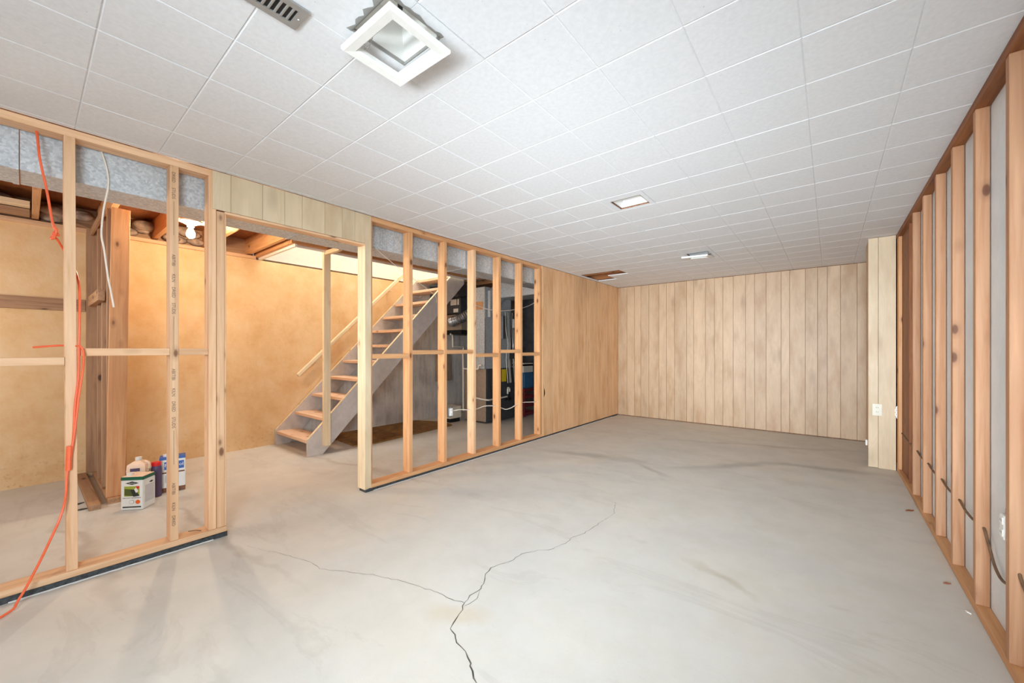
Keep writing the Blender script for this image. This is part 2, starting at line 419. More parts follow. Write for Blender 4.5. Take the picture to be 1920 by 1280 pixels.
crack([(-1.268, 1.228), (-1.353, 1.203), (-1.417, 1.207), (-1.507, 1.181), (-1.612, 1.161), (-1.699, 1.125), (-1.805, 1.086), (-1.94, 1.013), (-2.037, 0.954), (-2.164, 0.952), (-2.279, 0.91), (-2.392, 0.884), (-2.483, 0.837), (-2.615, 0.802)], 0.0018)
crack([(-1.25, 1.22), (-1.24, 1.26), (-1.26, 1.31), (-1.29, 1.37)], 0.0015)

# ---- ceiling of the finished room: one object for each 12 inch tile
ceil = root('ceiling', (-1.2, 3.0, HC), 'white fibre tile ceiling with bevelled square tiles', kind='structure')
GX = [XL - 0.0, -2.82, -2.515, -2.21, -1.905, -1.60, -1.295, -0.99, -0.685, -0.38, -0.075, 0.23, XRW]
GY = [0.15 + 0.305 * i for i in range(-2, 21)] + [YF]
HOLES = [(-1.25, 0.685, -1.035, 0.90), (-1.242, 2.67, -1.022, 2.87), (-1.255, 4.66, -1.035, 4.86)]
MISSING = {(1, 18), (2, 18), (1, 19)}
_tiles = {}
def tile_mesh(dx, dy):
    key = (round(dx, 3), round(dy, 3))
    if key not in _tiles:
        bm = bmesh.new(); g, ch, th = 0.0001, 0.0040, 0.012; a, b = dx / 2 - g, dy / 2 - g
        def ring(ix, z): return [bm.verts.new((sx * (a - ix), sy * (b - ix), z)) for sx, sy in ((-1, -1), (1, -1), (1, 1), (-1, 1))]
        r0, r1, r2 = ring(min(ch, a / 3), 0), ring(0, min(ch, a / 3) * 0.6), ring(0, th)
        bm.faces.new(r0); bm.faces.new(r2[::-1])
        for p, q in ((r0, r1), (r1, r2)):
            for i in range(4): bm.faces.new((p[i], p[(i + 1) % 4], q[(i + 1) % 4], q[i]))
        bmesh.ops.recalc_face_normals(bm, faces=bm.faces[:])
        me = bpy.data.meshes.new('ceiling_tile'); bm.to_mesh(me); bm.free(); me.materials.append(M['tile']); _tiles[key] = me
    return _tiles[key]
for i in range(len(GX) - 1):
    for j in range(len(GY) - 1):
        x0, x1, y0, y1 = GX[i], GX[i + 1], GY[j], GY[j + 1]
        if (i, j) in MISSING: continue
        hs = [h for h in HOLES if h[0] < x1 and h[2] > x0 and h[1] < y1 and h[3] > y0]
        if hs:
            h = hs[0]; hx0, hx1, hy0, hy1 = max(x0, h[0]), min(x1, h[2]), max(y0, h[1]), min(y1, h[3]); mb = MB(); e = 0.0008
            for a in ((x0 + e, y0 + e, hx0, y1 - e), (hx1, y0 + e, x1 - e, y1 - e), (hx0, y0 + e, hx1, hy0), (hx0, hy1, hx1, y1 - e)):
                if a[2] - a[0] > 0.004 and a[3] - a[1] > 0.004: mb.box((a[0], a[1], HC), (a[2], a[3], HC + 0.012))
            mb.done('ceiling_tile', M['tile'], ceil, origin=((x0 + x1) / 2, (y0 + y1) / 2, HC))
        else:
            put('ceiling_tile', tile_mesh(x1 - x0, y1 - y0), M['tile'], ceil,
                Matrix.Translation(((x0 + x1) / 2, (y0 + y1) / 2, HC + random.uniform(-0.0004, 0.0004))))
board('ceiling_board', (XL, YN, HC), (XRW, GY[0], HC + 0.012), M['tile'], ceil)

# ---- joists and subfloor overhead
cj = root('ceiling_joisted', (-3.9, 2.4, HC), 'open joist ceiling with brown subfloor over the utility side', kind='structure')
JY = [-1.16, -0.76, -0.36, 0.03, 0.405, 0.78, 1.18, 1.58, 1.98, 2.38, 2.78, 3.18, 3.58, 3.98, 4.38, 4.78, 5.18, 5.58, 5.98, 6.38]
for y in JY:
    cut = 1.72 < y < 4.15
    spans = [(-4.16, XRW + 0.02)] if cut else [(XO - 0.1, XRW + 0.02)]
    for x0, x1 in spans:
        z0 = HC + 0.014
        holes = [h for h in HOLES if h[1] - 0.03 < y + 0.04 and h[3] + 0.03 > y]
        segs = [(x0, x1)]
        for h in holes: segs = [(x0, h[0] - 0.03), (h[2] + 0.03, x1)]
        for a, b in segs: board('joist', (a, y, z0), (b, y + 0.038, 2.39), M['lumber_brown'] if y > 4.9 else M['lumber_old'], cj)
board('trimmer_joist', (-4.20, 1.70, 2.19), (-4.16, 4.2, 2.39), M['lumber_old'], cj)
board('header_joist', (XO - 0.05, 1.66, 2.19), (-4.16, 1.70, 2.39), M['lumber_old'], cj)
mb = MB().box((-4.17, YN, 2.39), (XRW + 0.1, YF + 0.1, 2.41)).box((XO - 0.2, YN, 2.39), (-4.17, 1.66, 2.41)).box((XO - 0.2, 4.2, 2.39), (-4.17, YF + 0.1, 2.41))
mb.done('subfloor', M['lumber_brown'], cj)
board('sill_plate', (XO - 0.12, YN, 2.165), (XO + 0.03, 1.66, 2.2), M['lumber'], cj)
board('rim_board', (XO - 0.10, YN, 2.2), (XO - 0.06, 1.66, 2.39), M['lumber_dusty'], cj)
board('bridging', (-4.95, -0.35, 2.25), (-4.87, 0.02, 2.29), M['lumber_pale'], cj)
board('bridging', (-5.05, -0.35, 2.20), (-4.97, 0.02, 2.25), M['lumber_dusty'], cj)
random.seed(4)
for a, b in ((0.07, 0.40), (-0.34, 0.03), (0.45, 0.77), (0.83, 1.17)):
    mb = MB()
    for _ in range(9):
        mb.sphere((XO + random.uniform(-0.03, 0.06), random.uniform(a + 0.05, b - 0.05), random.uniform(2.24, 2.34)), random.uniform(0.035, 0.06), (1, 1.5, 0.8), 10)
    tag(mb.done('insulation_batt', M['insul'], cj, smooth=True))

# ---- stairwell shaft to the floor above
sw = root('wall_stairwell', (-4.66, 3.0, 2.2), 'white drywall lining of the stairwell opening above the stairs', kind='structure')
MB().box((XO - 0.1, 1.70, 2.185), (XO, 4.6, 4.6)).done('drywall_sheet', M['drywall'], sw)
MB().box((-4.17, 1.70, 2.40), (-4.09, 4.6, 4.6)).done('drywall_sheet', M['drywall'], sw)
MB().box((XO, 1.62, 2.40), (-4.09, 1.70, 4.6)).done('drywall_sheet', M['drywall'], sw)
MB().box((XO, 4.5, 2.40), (-4.09, 4.6, 4.6)).done('drywall_sheet', M['offwhite'], sw)
MB().box((XO, 1.62, 4.6), (-4.09, 4.6, 4.65)).done('drywall_sheet', M['drywall'], sw)
MB().box((XO, 4.12, 2.22), (-4.2, 4.5, 2.42)).done('landing', M['offwhite'], sw)
board('edge_trim', (XO, 1.695, 2.165), (-4.17, 1.72, 2.40), M['white'], sw)
board('edge_trim', (-4.215, 1.695, 2.168), (-4.20, 4.2, 2.40), M['white'], sw)

# ---- outer foundation wall, utility end walls
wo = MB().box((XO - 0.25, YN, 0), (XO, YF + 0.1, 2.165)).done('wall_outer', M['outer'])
tag(wo, 'foundation wall, ochre above the stair line and grey beneath the stairs', kind='structure')
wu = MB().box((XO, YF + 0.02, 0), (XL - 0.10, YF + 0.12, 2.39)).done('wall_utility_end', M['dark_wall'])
tag(wu, 'dim grey block wall at the end of the furnace room', kind='structure')

# ---- wall behind the camera with openings framed for the added fill lights
wn = MB()
wn.box((XO, YN - 0.1, 0), (XRW + 0.2, YN, 0.5)).box((XO, YN - 0.1, 2.0), (XRW + 0.2, YN, 2.39)).box((XO, YN - 0.1, 0.5), (-4.6, YN, 2.0)).box((-3.6, YN - 0.1, 0.5), (-1.5, YN, 2.0)).box((-4.6, YN - 0.1, 0.5), (-3.6, YN, 1.1)).box((-4.6, YN - 0.1, 1.8), (-3.6, YN, 2.0)).box((0.42, YN - 0.1, 0.5), (XRW + 0.2, YN, 2.0))
tag(wn.done('wall_near', M['drywall']), 'plain white wall behind the viewpoint', kind='structure')
wd = MB().box((-1.5, YN - 0.08, 0.5), (-1.44, YN - 0.02, 2.0)).box((0.36, YN - 0.08, 0.5), (0.42, YN - 0.02, 2.0)).box((-1.44, YN - 0.08, 0.5), (0.36, YN - 0.02, 0.56)).box((-1.44, YN - 0.08, 1.94), (0.36, YN - 0.02, 2.0)).box((-0.57, YN - 0.08, 0.56), (-0.51, YN - 0.02, 1.94))  # unseen wide window frame, added to go with the rear fill light
tag(wd.done('added_window_1', M['white']), 'wide white window frame added behind the viewpoint for a fill light', kind='structure')

wd2 = MB().box((-4.6, YN - 0.08, 1.1), (-4.55, YN - 0.02, 1.8)).box((-3.65, YN - 0.08, 1.1), (-3.6, YN - 0.02, 1.8)).box((-4.55, YN - 0.08, 1.1), (-3.65, YN - 0.02, 1.15)).box((-4.55, YN - 0.08, 1.75), (-3.65, YN - 0.02, 1.8))  # small unseen frame, added for the utility fill light
tag(wd2.done('added_window_2', M['white']), 'small white window frame added on the utility side for a fill light', kind='structure')

# ================================================================== LEFT PARTITION
wl = root('wall_left', (-2.9, 2.4, 0), 'open stud partition with panelled end and doorway beside the stairs', kind='structure')
PT = 0.058                         # top of bottom plate
TPB = HC - 0.040                   # underside of top plate
L = M['lumber']; LO = M['lumber_old']
# plates
board('bottom_plate', (XLB - 0.004, YN, 0.027), (XL + 0.008, 0.768, PT), L, wl)
board('bottom_plate', (XLB - 0.004, 1.735, 0.018), (XL + 0.006, 4.15, 0.052), LO, wl)
board('top_plate', (XLB, YN, TPB), (XL, 0.72, HC - 0.002), L, wl)
board('top_plate', (XLB, 1.73, TPB), (XL, 4.15, HC - 0.002), LO, wl)
random.seed(3)
def strip(y0, y1, h0, h1):
    pts = [(XL + 0.004, y0, 0)]; n = 26
    top = []
    for i in range(n + 1):
        t = i / n; top.append((XL + 0.004, y0 + (y1 - y0) * t, h0 + (h1 - h0) * t + random.uniform(-0.002, 0.002)))
    m = MB(); m.poly([(XL + 0.012, y0, 0)] + [(XL + 0.012, p[1], p[2]) for p in top] + [(XL + 0.012, y1, 0)], (-0.09, 0, 0))
    return m.done('sealing_strip', M['tar'], wl, label='black tarred strip under the plate')
strip(YN, 0.77, 0.030, 0.026); strip(1.685, 6.4, 0.021, 0.012)
# white plaster residue along the strip
def residue(y0, y1, wmax, seed):
    random.seed(seed); bm = bmesh.new(); prev = None; n = int((y1 - y0) / 0.02)
    for i in range(n + 1):
        y = y0 + (y1 - y0) * i / n; w = random.uniform(0.2, 1.0) * wmax
        a = bm.verts.new((XL + 0.012, y, 0.004)); b = bm.verts.new((XL + 0.012 + w, y, 0.0008))
        if prev: bm.faces.new((prev[0], prev[1], b, a))
        prev = (a, b)
    me = bpy.data.meshes.new('plaster_residue'); bm.to_mesh(me); bm.free()
    o = put('plaster_residue', me, M['stipple'], fl); o['kind'] = 'stuff'
residue(-0.05, 0.70, 0.014, 1); residue(1.75, 6.2, 0.022, 2)
# studs: left run
def stud(y, x0=XLB, x1=XL, z0=PT, z1=TPB, mat=L, name='stud', lean=0.0):
    tilt = Matrix.Rotation(lean, 4, 'X') if lean else None
    return board(name, (x0, y, z0), (x1, y + 0.038, z1), mat, wl, tilt=tilt)
stud(-1.10); stud(-0.70); stud(-0.30)
s1 = stud(0.118, lean=R(0.25)); s2 = stud(0.505)
stud(0.680); stud(0.7205, z1=1.962, name='jack_stud')
# stamped lettering running down the second stud's face
for kx, zt in enumerate((2.32, 1.675, 1.035, 0.395)):
    for body, dz, size in (('ABITIBI', 0.045, 0.021), ('KILN', 0.145, 0.021), ('DRIED', 0.225, 0.021), ('STUDS', 0.315, 0.021)):
        z = zt - dz
        if 0.13 < z < 2.11: text('lettering', body, size, M['stamp'], s2, (XL + 0.0006, 0.520, z), (0, 0, -1), (0, 1, 0))
    za, zb = zt - 0.36, zt - 0.55
    if zb > 0.1: MB().box((XL - 0.001, 0.521, zb), (XL + 0.0005, 0.5225, min(za, 2.1))).done('printed_line', M['stamp'], s2)
# studs: right run
SY = [2.107 + 0.398 * i for i in range(6)]
for i, y in enumerate(SY): stud(y, z0=0.052, mat=LO if i != 2 else L)
stud(1.714, z0=0.052, mat=LO)
# blocking
def block(y0, y1, z, m=L, name='blocking'): board(name, (XLB + 0.01, y0, z), (XL - 0.001, y1, z + 0.038), m, wl)
block(-0.262, 0.117, 1.055); block(0.157, 0.504, 1.098); block(0.544, 0.679, 1.098)
bz = [1.055, 1.086, 1.088, 1.05, 1.09, 1.055]
prev = 1.752
for y, z in zip(SY, bz):
    block(prev + 0.001, y - 0.001, z, LO); prev = y + 0.038
# doorway: jambs and header
P = M['panel_pale']
board('jamb_board', (XLB - 0.015, 1.684, 0.018), (XL + 0.006, 1.713, 1.968), M['lumber_pale'], wl)
board('casing_board', (XL + 0.001, 1.683, 0.024), (XL + 0.0085, 1.737, HC - 0.004), P, wl)
board('jamb_board', (XLB - 0.006, 0.7595, 0.058), (XL - 0.002, 0.768, 1.962), L, wl)
HB = [0.696, 0.79, 0.963, 1.096, 1.209, 1.366, 1.497, 1.6, 1.683]
for a, b in zip(HB, HB[1:]):
    board('header_panel', (XL + 0.001, a + 0.0009, 1.968), (XL + 0.0075, b - 0.0009, HC - 0.004), P, wl, bev=0.001)
MB().box((XL - 0.002, 0.70, 1.972), (XL + 0.0008, 1.683, HC - 0.006)).done('header_backing', M['rust'], wl)
board('header_lining', (XLB + 0.02, 0.7585, 1.952), (XL + 0.004, 1.684, 1.967), L, wl)
board('header_beam', (XLB - 0.01, 0.7585, 1.97), (XL - 0.003, 1.684, 2.10), LO, wl)
board('top_plate', (XLB, 0.722, TPB), (XL - 0.003, 1.73, HC - 0.002), L, wl)
# panelled part of the partition; the first board keeps the ragged cut-out at its edge
PH = M['panel_honey']
PB = [4.137, 4.182, 4.407, 4.518, 4.646, 4.801, 4.917, 5.06, 5.235, 5.345, 5.418, 5.582, 5.70, 5.812, 5.993, 6.12, 6.248, 6.36, 6.455]
pz0, pz1 = 0.020, HC - 0.004
for i, (a, b) in enumerate(zip(PB, PB[1:])):
    if i == 1:
        a2, b2 = a + 0.0009, b - 0.0022
        pts = [(a2, pz0), (b2, pz0), (b2, pz1), (a2, pz1), (a2, 0.70), (a2 + 0.010, 0.672), (a2 + 0.012, 0.63), (a2 + 0.028, 0.605), (a2 + 0.036, 0.57), (a2 + 0.026, 0.54), (a2 + 0.012, 0.522), (a2, 0.52)]
        MB().poly([(XL + 0.0065, y, z) for y, z in pts], (-0.0065, 0, 0)).done('panel_board', PH, wl, origin=(XL, (a + b) / 2, 1.1))
    else:
        board('panel_board', (XL, a + 0.0022, pz0), (XL + 0.0065, b - 0.0022, pz1), PH, wl, bev=0.001)
MB().box((XLB, 4.19, 0.02), (XLB + 0.012, YF, HC)).done('panel_backing', M['rust'], wl)
board('top_plate', (XLB + 0.013, 4.151, TPB), (XL - 0.001, YF, HC - 0.002), LO, wl)

# ================================================================== FAR WALL
wf = root('wall_far', (-1.2, YF, 0), 'far wall clad in warm vertical wood panelling of uneven widths', kind='structure')
FB = [-2.853, -2.692, -2.561, -2.452, -2.318, -2.156, -2.037, -1.911, -1.729, -1.629, -1.46, -1.336, -1.225, -1.09, -0.935, -0.824, -0.688, -0.515, -0.421, -0.251, -0.124, -0.026, 0.105, 0.262, 0.40, XRW]
for a, b in zip(FB, FB[1:]):
    board('panel_board', (a + 0.0016, YF - 0.0065, 0.012), (b - 0.0016, YF, HC - 0.006 + random.uniform(-0.003, 0.0)), M['panel_warm'], wf, bev=0.001)
MB().box((XL - 0.05, YF + 0.001, 0), (XRW + 0.1, YF + 0.02, 2.39)).done('backing', M['rust'], wf)

# ================================================================== RIGHT WALL
wr = root('wall_right', (0.52, 2.5, 0), 'row of strapping studs fixed to a grey painted concrete wall', kind='structure')
MB().box((XRW, YN, 0), (XRW + 0.2, YF + 0.1, 2.39)).done('concrete_wall', M['grey_wall'], wr)
board('bottom_plate', (XR, YN, 0.002), (XRW - 0.001, 5.11, 0.038), LO, wr)
board('top_plate', (XR - 0.004, YN, HC - 0.04), (XRW - 0.001, 5.11, HC - 0.002), M['lumber_brown'], wr)
RY = [0.12, 0.53, 0.935, 1.34, 1.745, 2.153, 2.562, 2.967, 3.369, 3.778, 4.20]
RS = []
for y in RY:
    RS.append(board('stud', (XR, y, 0.038), (XRW - 0.003, y + 0.038, HC - 0.04), M['lumber_right'], wr))
board('rough_board', (XR + 0.018, 4.53, 0.038), (XRW - 0.002, 4.56, HC - 0.04), M['lumber_brown'], wr)
board('rough_board', (XRW - 0.018, 4.56, 0.038), (XRW - 0.002, 5.08, HC - 0.04), M['lumber_brown'], wr)
board('stud', (XR + 0.001, 5.00, 0.038), (XRW - 0.019, 5.038, HC - 0.04), M['lumber_old'], wr)
board('stud', (XR + 0.001, 5.06, 0.038), (XRW - 0.019, 5.09, HC - 0.04), LO, wr)
board('nailer_block', (XRW - 0.026, 3.006, 1.88), (XRW - 0.003, 3.04, HC - 0.04), LO, wr)

wd3 = MB().box((0.49, -1.32, 0.55), (0.525, -1.26, 1.95)).box((0.49, -0.16, 0.55), (0.525, -0.10, 1.95)).box((0.49, -1.26, 0.55), (0.525, -0.16, 0.61)).box((0.49, -1.26, 1.89), (0.525, -0.16, 1.95)).box((0.49, -0.73, 0.61), (0.525, -0.69, 1.89))  # unseen frame on the right wall, added for the side fill light
tag(wd3.done('added_window_3', M['white']), 'white window frame added on the right wall out of view for a fill light', kind='structure')

# boxed column at the far end of the right wall
bc = root('boxed_column', (0.39, 5.3, 0), 'pale panelled boxed column at the far end of the stud wall', 'column')
cx0, cx1, cy0 = 0.288, 0.484, 5.105
board('panel_board', (cx0, cy0, 0.004), (0.358, cy0 + 0.0065, HC - 0.004), M['panel_pale'], bc, bev=0.001)
board('panel_board', (0.360, cy0, 0.001), (cx1 - 0.004, cy0 + 0.0065, HC - 0.004), M['panel_pale'], bc, bev=0.001)
board('corner_stud', (cx0 + 0.004, cy0 + 0.007, 0.002), (cx0 + 0.044, cy0 + 0.045, HC - 0.002), LO, bc)
board('corner_stud', (cx1 - 0.044, cy0 + 0.007, 0.002), (cx1 - 0.004, cy0 + 0.045, HC - 0.002), LO, bc)
board('side_panel', (cx0 + 0.006, cy0 + 0.05, 0.16), (cx0 + 0.013, 5.50, HC - 0.004), M['panel_warm'], bc, bev=0.001)
MB().box((cx0 + 0.02, 5.47, 0.0), (XRW - 0.002, 5.50, HC - 0.002)).done('back_board', M['lumber_brown'], bc)

# ================================================================== STUB WALL (left, by the cans)
ws = root('wall_stub', (-4.6, 0.42, 0), 'short dusty stud wall ending in a tall post beside the ochre wall', kind='structure')
D = M['lumber_dusty']
board('bottom_plate', (XO + 0.01, 0.375, 0.0), (-4.09, 0.468, 0.038), D, ws)
board('bottom_plate', (XO + 0.01, 0.275, 0.0), (-4.02, 0.335, 0.038), D, ws)
board('stud', (XO + 0.005, 0.335, 0.039), (XO + 0.043, 0.43, 2.19), D, ws)
board('stud', (-4.82, 0.378, 0.039), (-4.78, 0.467, 2.19), D, ws)
board('stud', (-4.52, 0.378, 0.039), (-4.48, 0.467, 2.19), D, ws)
board('stud', (-4.25, 0.382, 0.039), (-4.21, 0.471, 2.19), D, ws)
board('end_post', (-4.17, 0.385, 0.039), (-4.13, 0.485, 2.185), M['lumber_old'], ws, tilt=Matrix.Rotation(R(-0.8), 4, 'X'))
board('top_plate', (XO + 0.01, 0.36, 2.14), (-4.25, 0.376, 2.20), D, ws)
board('blocking', (-4.99, 0.338, 1.50), (-4.26, 0.376, 1.585), D, ws)
board('sheathing', (XO + 0.01, 0.473, 0.039), (-4.18, 0.482, 2.19), D, ws)
board('nailing_board', (XO + 0.001, YN + 0.1, 1.465), (XO + 0.035, 0.332, 1.565), D, wo)

# ================================================================== STAIRCASE
st = root('staircase', (-4.7, 1.9, 0), 'open grey painted staircase with bare wood treads climbing beside the ochre wall', 'staircase')
SG = M['stair_grey']
def stringer(x0, x1):
    pts = [(1.862, 0.0), (1.862, 0.175), (3.93, 2.245), (4.13, 2.245), (4.13, 2.11), (2.02, 0.0)]
    MB().poly([(x0, y, z) for y, z in pts], (x1 - x0, 0, 0)).done('stringer', SG, st, bev=0.0015)
stringer(-5.142, -5.105); stringer(-4.30, -4.262)
# bare worn top edges of the stringers
for x0, x1 in ((-5.142, -5.105), (-4.30, -4.262)):
    MB().poly([(x0 + 0.002, 1.864, 0.1772), (x0 + 0.002, 3.928, 2.2432), (x0 + 0.002, 3.926, 2.2462), (x0 + 0.002, 1.862, 0.1802)], (x1 - x0 - 0.004, 0, 0)).done('stringer_edge', M['lumber_pale'], st)
for i in range(11):
    y, z = 1.868 + 0.2035 * i, 0.165 + 0.2055 * i
    board('tread', (-5.104, y, z - 0.034), (-4.301, y + 0.235, z), M['tread'], st, bev=0.003)
    MB().poly([(-5.104, y + 0.03, z - 0.036), (-5.104, y + 0.225, z - 0.036), (-5.104, y + 0.225, z - 0.07)], (0.02, 0, 0)).done('cleat', SG, st)
board('newel_post', (-4.26, 2.012, 0.09), (-4.222, 2.085, 2.19), M['lumber_pale'], st)
board('post_bracket', (-4.22, 2.02, 2.15), (-3.92, 2.06, 2.19), M['lumber_pale'], st)
mb = MB(); a = Vector((-5.06, 2.09, 0.81)); b = Vector((-5.06, 3.62, 2.27)); d = (b - a)
ang = math.atan2(d.z, d.y)
hr = put('handrail', box_mesh('handrail', 0.042, 0.045, d.length, M['lumber_pale'], 0.006), M['lumber_pale'], st,
         Matrix.Translation((a + b) / 2) @ Matrix.Rotation(-(math.pi / 2 - ang), 4, 'X'))
for t in (0.15, 0.85):
    p = a.lerp(b, t); MB().box((XO, p.y - 0.02, p.z - 0.06), (-5.05, p.y + 0.02, p.z - 0.025)).done('rail_bracket', M['lumber_pale'], hr)

# brown board lying under the stairs
ob = MB().poly([(-5.12, 2.45, 0.001), (-4.30, 2.40, 0.001), (-4.24, 2.62, 0.001), (-4.35, 3.97, 0.001), (-4.42, 4.02, 0.001), (-4.75, 4.03, 0.001), (-5.10, 3.87, 0.001)], (0, 0, 0.012)).done('floor_board', M['osb'])
tag(ob, 'rough brown sheet of board lying on the floor under the stairs', 'board')

# ================================================================== DUCT TRUNK
du = root('air_duct', (-3.1, 1.5, 1.98), 'long galvanised rectangular air duct running behind the stud partition', 'duct')
dy = [YN, -0.02, 1.27, 1.91, 2.9, 4.0, 5.2]
for a, b in zip(dy, dy[1:]):
    MB().box((-3.235, a + 0.002, 1.978), (-2.968, b - 0.002, 2.168)).done('duct_section', M['galv'], du, bev=0.002)
    MB().box((-3.238, b - 0.022, 1.975), (-2.965, b - 0.001, 2.170)).done('drive_cleat', M['galv'], du)
for y in (2.02, 3.05):
    MB().box((-2.9675, y, 1.99), (-2.965, y + 0.006, 2.16)).done('seam', M['galv'], du)

# branch duct over to the furnace
br = root('branch_duct', (-3.6, 4.6, 1.9), 'pale sheet metal branch duct dropping from the trunk to the furnace', 'duct')
MB().box((-4.04, 4.62, 1.93), (-3.24, 5.05, 2.168)).done('duct_run', M['galv'], br, bev=0.002)
MB().poly([(-3.98, 4.40, 1.62), (-3.98, 4.40, 2.02), (-3.98, 4.52, 2.10), (-3.98, 5.05, 2.08), (-3.98, 5.05, 1.93), (-3.98, 4.74, 1.93)], (-0.05, 0, 0)).done('transition', M['galv'], br)

# ================================================================== BULB LAMP
BX, BY = -4.10, 0.855
lp = root('bulb_lamp', (BX, BY, 2.2), 'lit bare bulb in a white porcelain ceiling holder', 'lamp')
board('mounting_board', (BX - 0.07, 0.819, 2.19), (BX + 0.07, 1.18, 2.212), M['lumber'], lp)
MB().lathe((BX, BY, 2.19), [(0.072, 0.0), (0.074, -0.012), (0.050, -0.022), (0.028, -0.034), (0.024, -0.05), (0.018, -0.051)], 24).done('lamp_holder', M['white'], lp, smooth=True)
MB().lathe((BX, BY, 2.14), [(0.012, 0.0), (0.015, -0.015), (0.024, -0.036), (0.030, -0.058), (0.027, -0.078), (0.014, -0.090), (0.003, -0.093)], 24).done('bulb', M['bulb'], lp, smooth=True)

# ================================================================== CEILING FIXTURES
def can_light(nm, label, h, depth, rim=M['rust']):
    x0, y0, x1, y1 = h
    r = root(nm, ((x0 + x1) / 2, (y0 + y1) / 2, HC), label, 'light fixture', 'recessed ceiling fixtures')
    t = 0.004; z0, z1 = HC + 0.013, HC + depth; e = 0.004
    m = MB()
    # housing with sides sloping inwards to a smaller top
    ix0, ix1, iy0, iy1 = x0 + 0.05, x1 - 0.05, y0 + 0.05, y1 - 0.05
    lowr = [(x0 + e, y0 + e, z0), (x1 - e, y0 + e, z0), (x1 - e, y1 - e, z0), (x0 + e, y1 - e, z0)]
    upr = [(ix0, iy0, z1), (ix1, iy0, z1), (ix1, iy1, z1), (ix0, iy1, z1)]
    A = [m.bm.verts.new(p) for p in lowr]; B = [m.bm.verts.new(p) for p in upr]
    for i in range(4): m.bm.faces.new((A[i], A[(i + 1) % 4], B[(i + 1) % 4], B[i]))
    m.bm.faces.new(B)
    ho = m.done('reflector', M['white'], r)
    md = ho.modifiers.new('sheet', 'SOLIDIFY'); md.thickness = 0.002; md.offset = 1
    m = MB()
    for a in ((x0 + 0.001, y0 + 0.001, x0 + 0.005, y1 - 0.001), (x1 - 0.005, y0 + 0.001, x1 - 0.001, y1 - 0.001), (x0 + 0.005, y0 + 0.001, x1 - 0.005, y0 + 0.005), (x0 + 0.005, y1 - 0.005, x1 - 0.005, y1 - 0.001)):
        m.box((a[0], a[1], HC + 0.001), (a[2], a[3], HC + 0.012))
    m.done('rim', rim, r)
    return r
def trim_frame(parent, x0, y0, x1, y1, z, w, tilt_m, thick=0.022):
    """square frame with bevelled inner lip"""
    c = Vector(((x0 + x1) / 2, (y0 + y1) / 2, z)); a, b = (x1 - x0) / 2, (y1 - y0) / 2; bm = bmesh.new()
    def ring(ix, zz): return [bm.verts.new((sx * (a - ix), sy * (b - ix), zz)) for sx, sy in ((-1, -1), (1, -1), (1, 1), (-1, 1))]
    rs = [ring(0.0, thick * 0.8), ring(0.0, thick * 0.3), ring(0.006, 0), ring(w - 0.006, 0.002), ring(w, 0.008), ring(w, thick), ring(0.004, thick)]
    for p, q in zip(rs, rs[1:] + rs[:1]):
        for i in range(4): bm.faces.new((p[i], p[(i + 1) % 4], q[(i + 1) % 4], q[i]))
    bmesh.ops.recalc_face_normals(bm, faces=bm.faces[:])
    me = bpy.data.meshes.new('trim_frame'); bm.to_mesh(me); bm.free(); me.materials.append(M['white'])
    return put('trim_frame', me, M['white'], parent, Matrix.Translation(c) @ tilt_m)
c1 = can_light('recessed_light', 'recessed ceiling light with a square white trim hanging loose', HOLES[0], 0.115, M['vent_metal'])
random.seed(9)
def torn(a, b, out):
    a, b, out = Vector(a), Vector(b), Vector(out); n = 12; pts = [a, b]
    for i in range(n, -1, -1): pts.append(a.lerp(b, i / n) + out * random.uniform(0.15, 1.0))
    MB().poly(pts, (0, 0, -0.0008)).done('torn_edge', M['vent_metal'], c1, label='grey torn tile edge around the opening')
torn((-1.25, 0.686, HC), (-1.035, 0.686, HC), (0, -0.022, 0)); torn((-1.036, 0.686, HC), (-1.036, 0.90, HC), (0.016, 0, 0))
trim_frame(c1, -1.31, 0.682, -1.022, 0.925, HC - 0.046, 0.040, Matrix.Rotation(R(1.5), 4, 'Y') @ Matrix.Rotation(R(-1), 4, 'X'))
MB().tube([(-1.25, 0.70, HC + 0.02), (-1.232, 0.712, HC - 0.02), (-1.215, 0.725, HC - 0.052), (-1.20, 0.735, HC - 0.02), (-1.19, 0.74, HC + 0.03)], 0.0012, 6).done('spring_wire', M['steel'], c1)
MB().tube([(-1.04, 0.88, HC + 0.01), (-1.045, 0.885, HC - 0.022)], 0.0015, 6, smooth=False).done('spring_wire', M['steel'], c1)
MB().box((-1.150, 0.80, HC + 0.09), (-1.135, 0.81, HC + 0.114)).done('socket_clip', M['black'], c1)
c2 = can_light('recessed_light', 'flush recessed ceiling fixture without trim, nearest the middle of the ceiling', HOLES[1], 0.11)
c3 = can_light('recessed_light', 'recessed ceiling fixture with its reflector hanging askew near the panelled far wall', HOLES[2], 0.09)
trim_frame(c3, -1.30, 4.64, -1.03, 4.92, HC - 0.035, 0.045, Matrix.Rotation(R(7), 4, 'X') @ Matrix.Rotation(R(2), 4, 'Y'), 0.02)
MB().box((-1.24, 4.75, HC - 0.02), (-1.05, 4.757, HC + 0.05)).done('reflector_flap', M['steel'], c3)

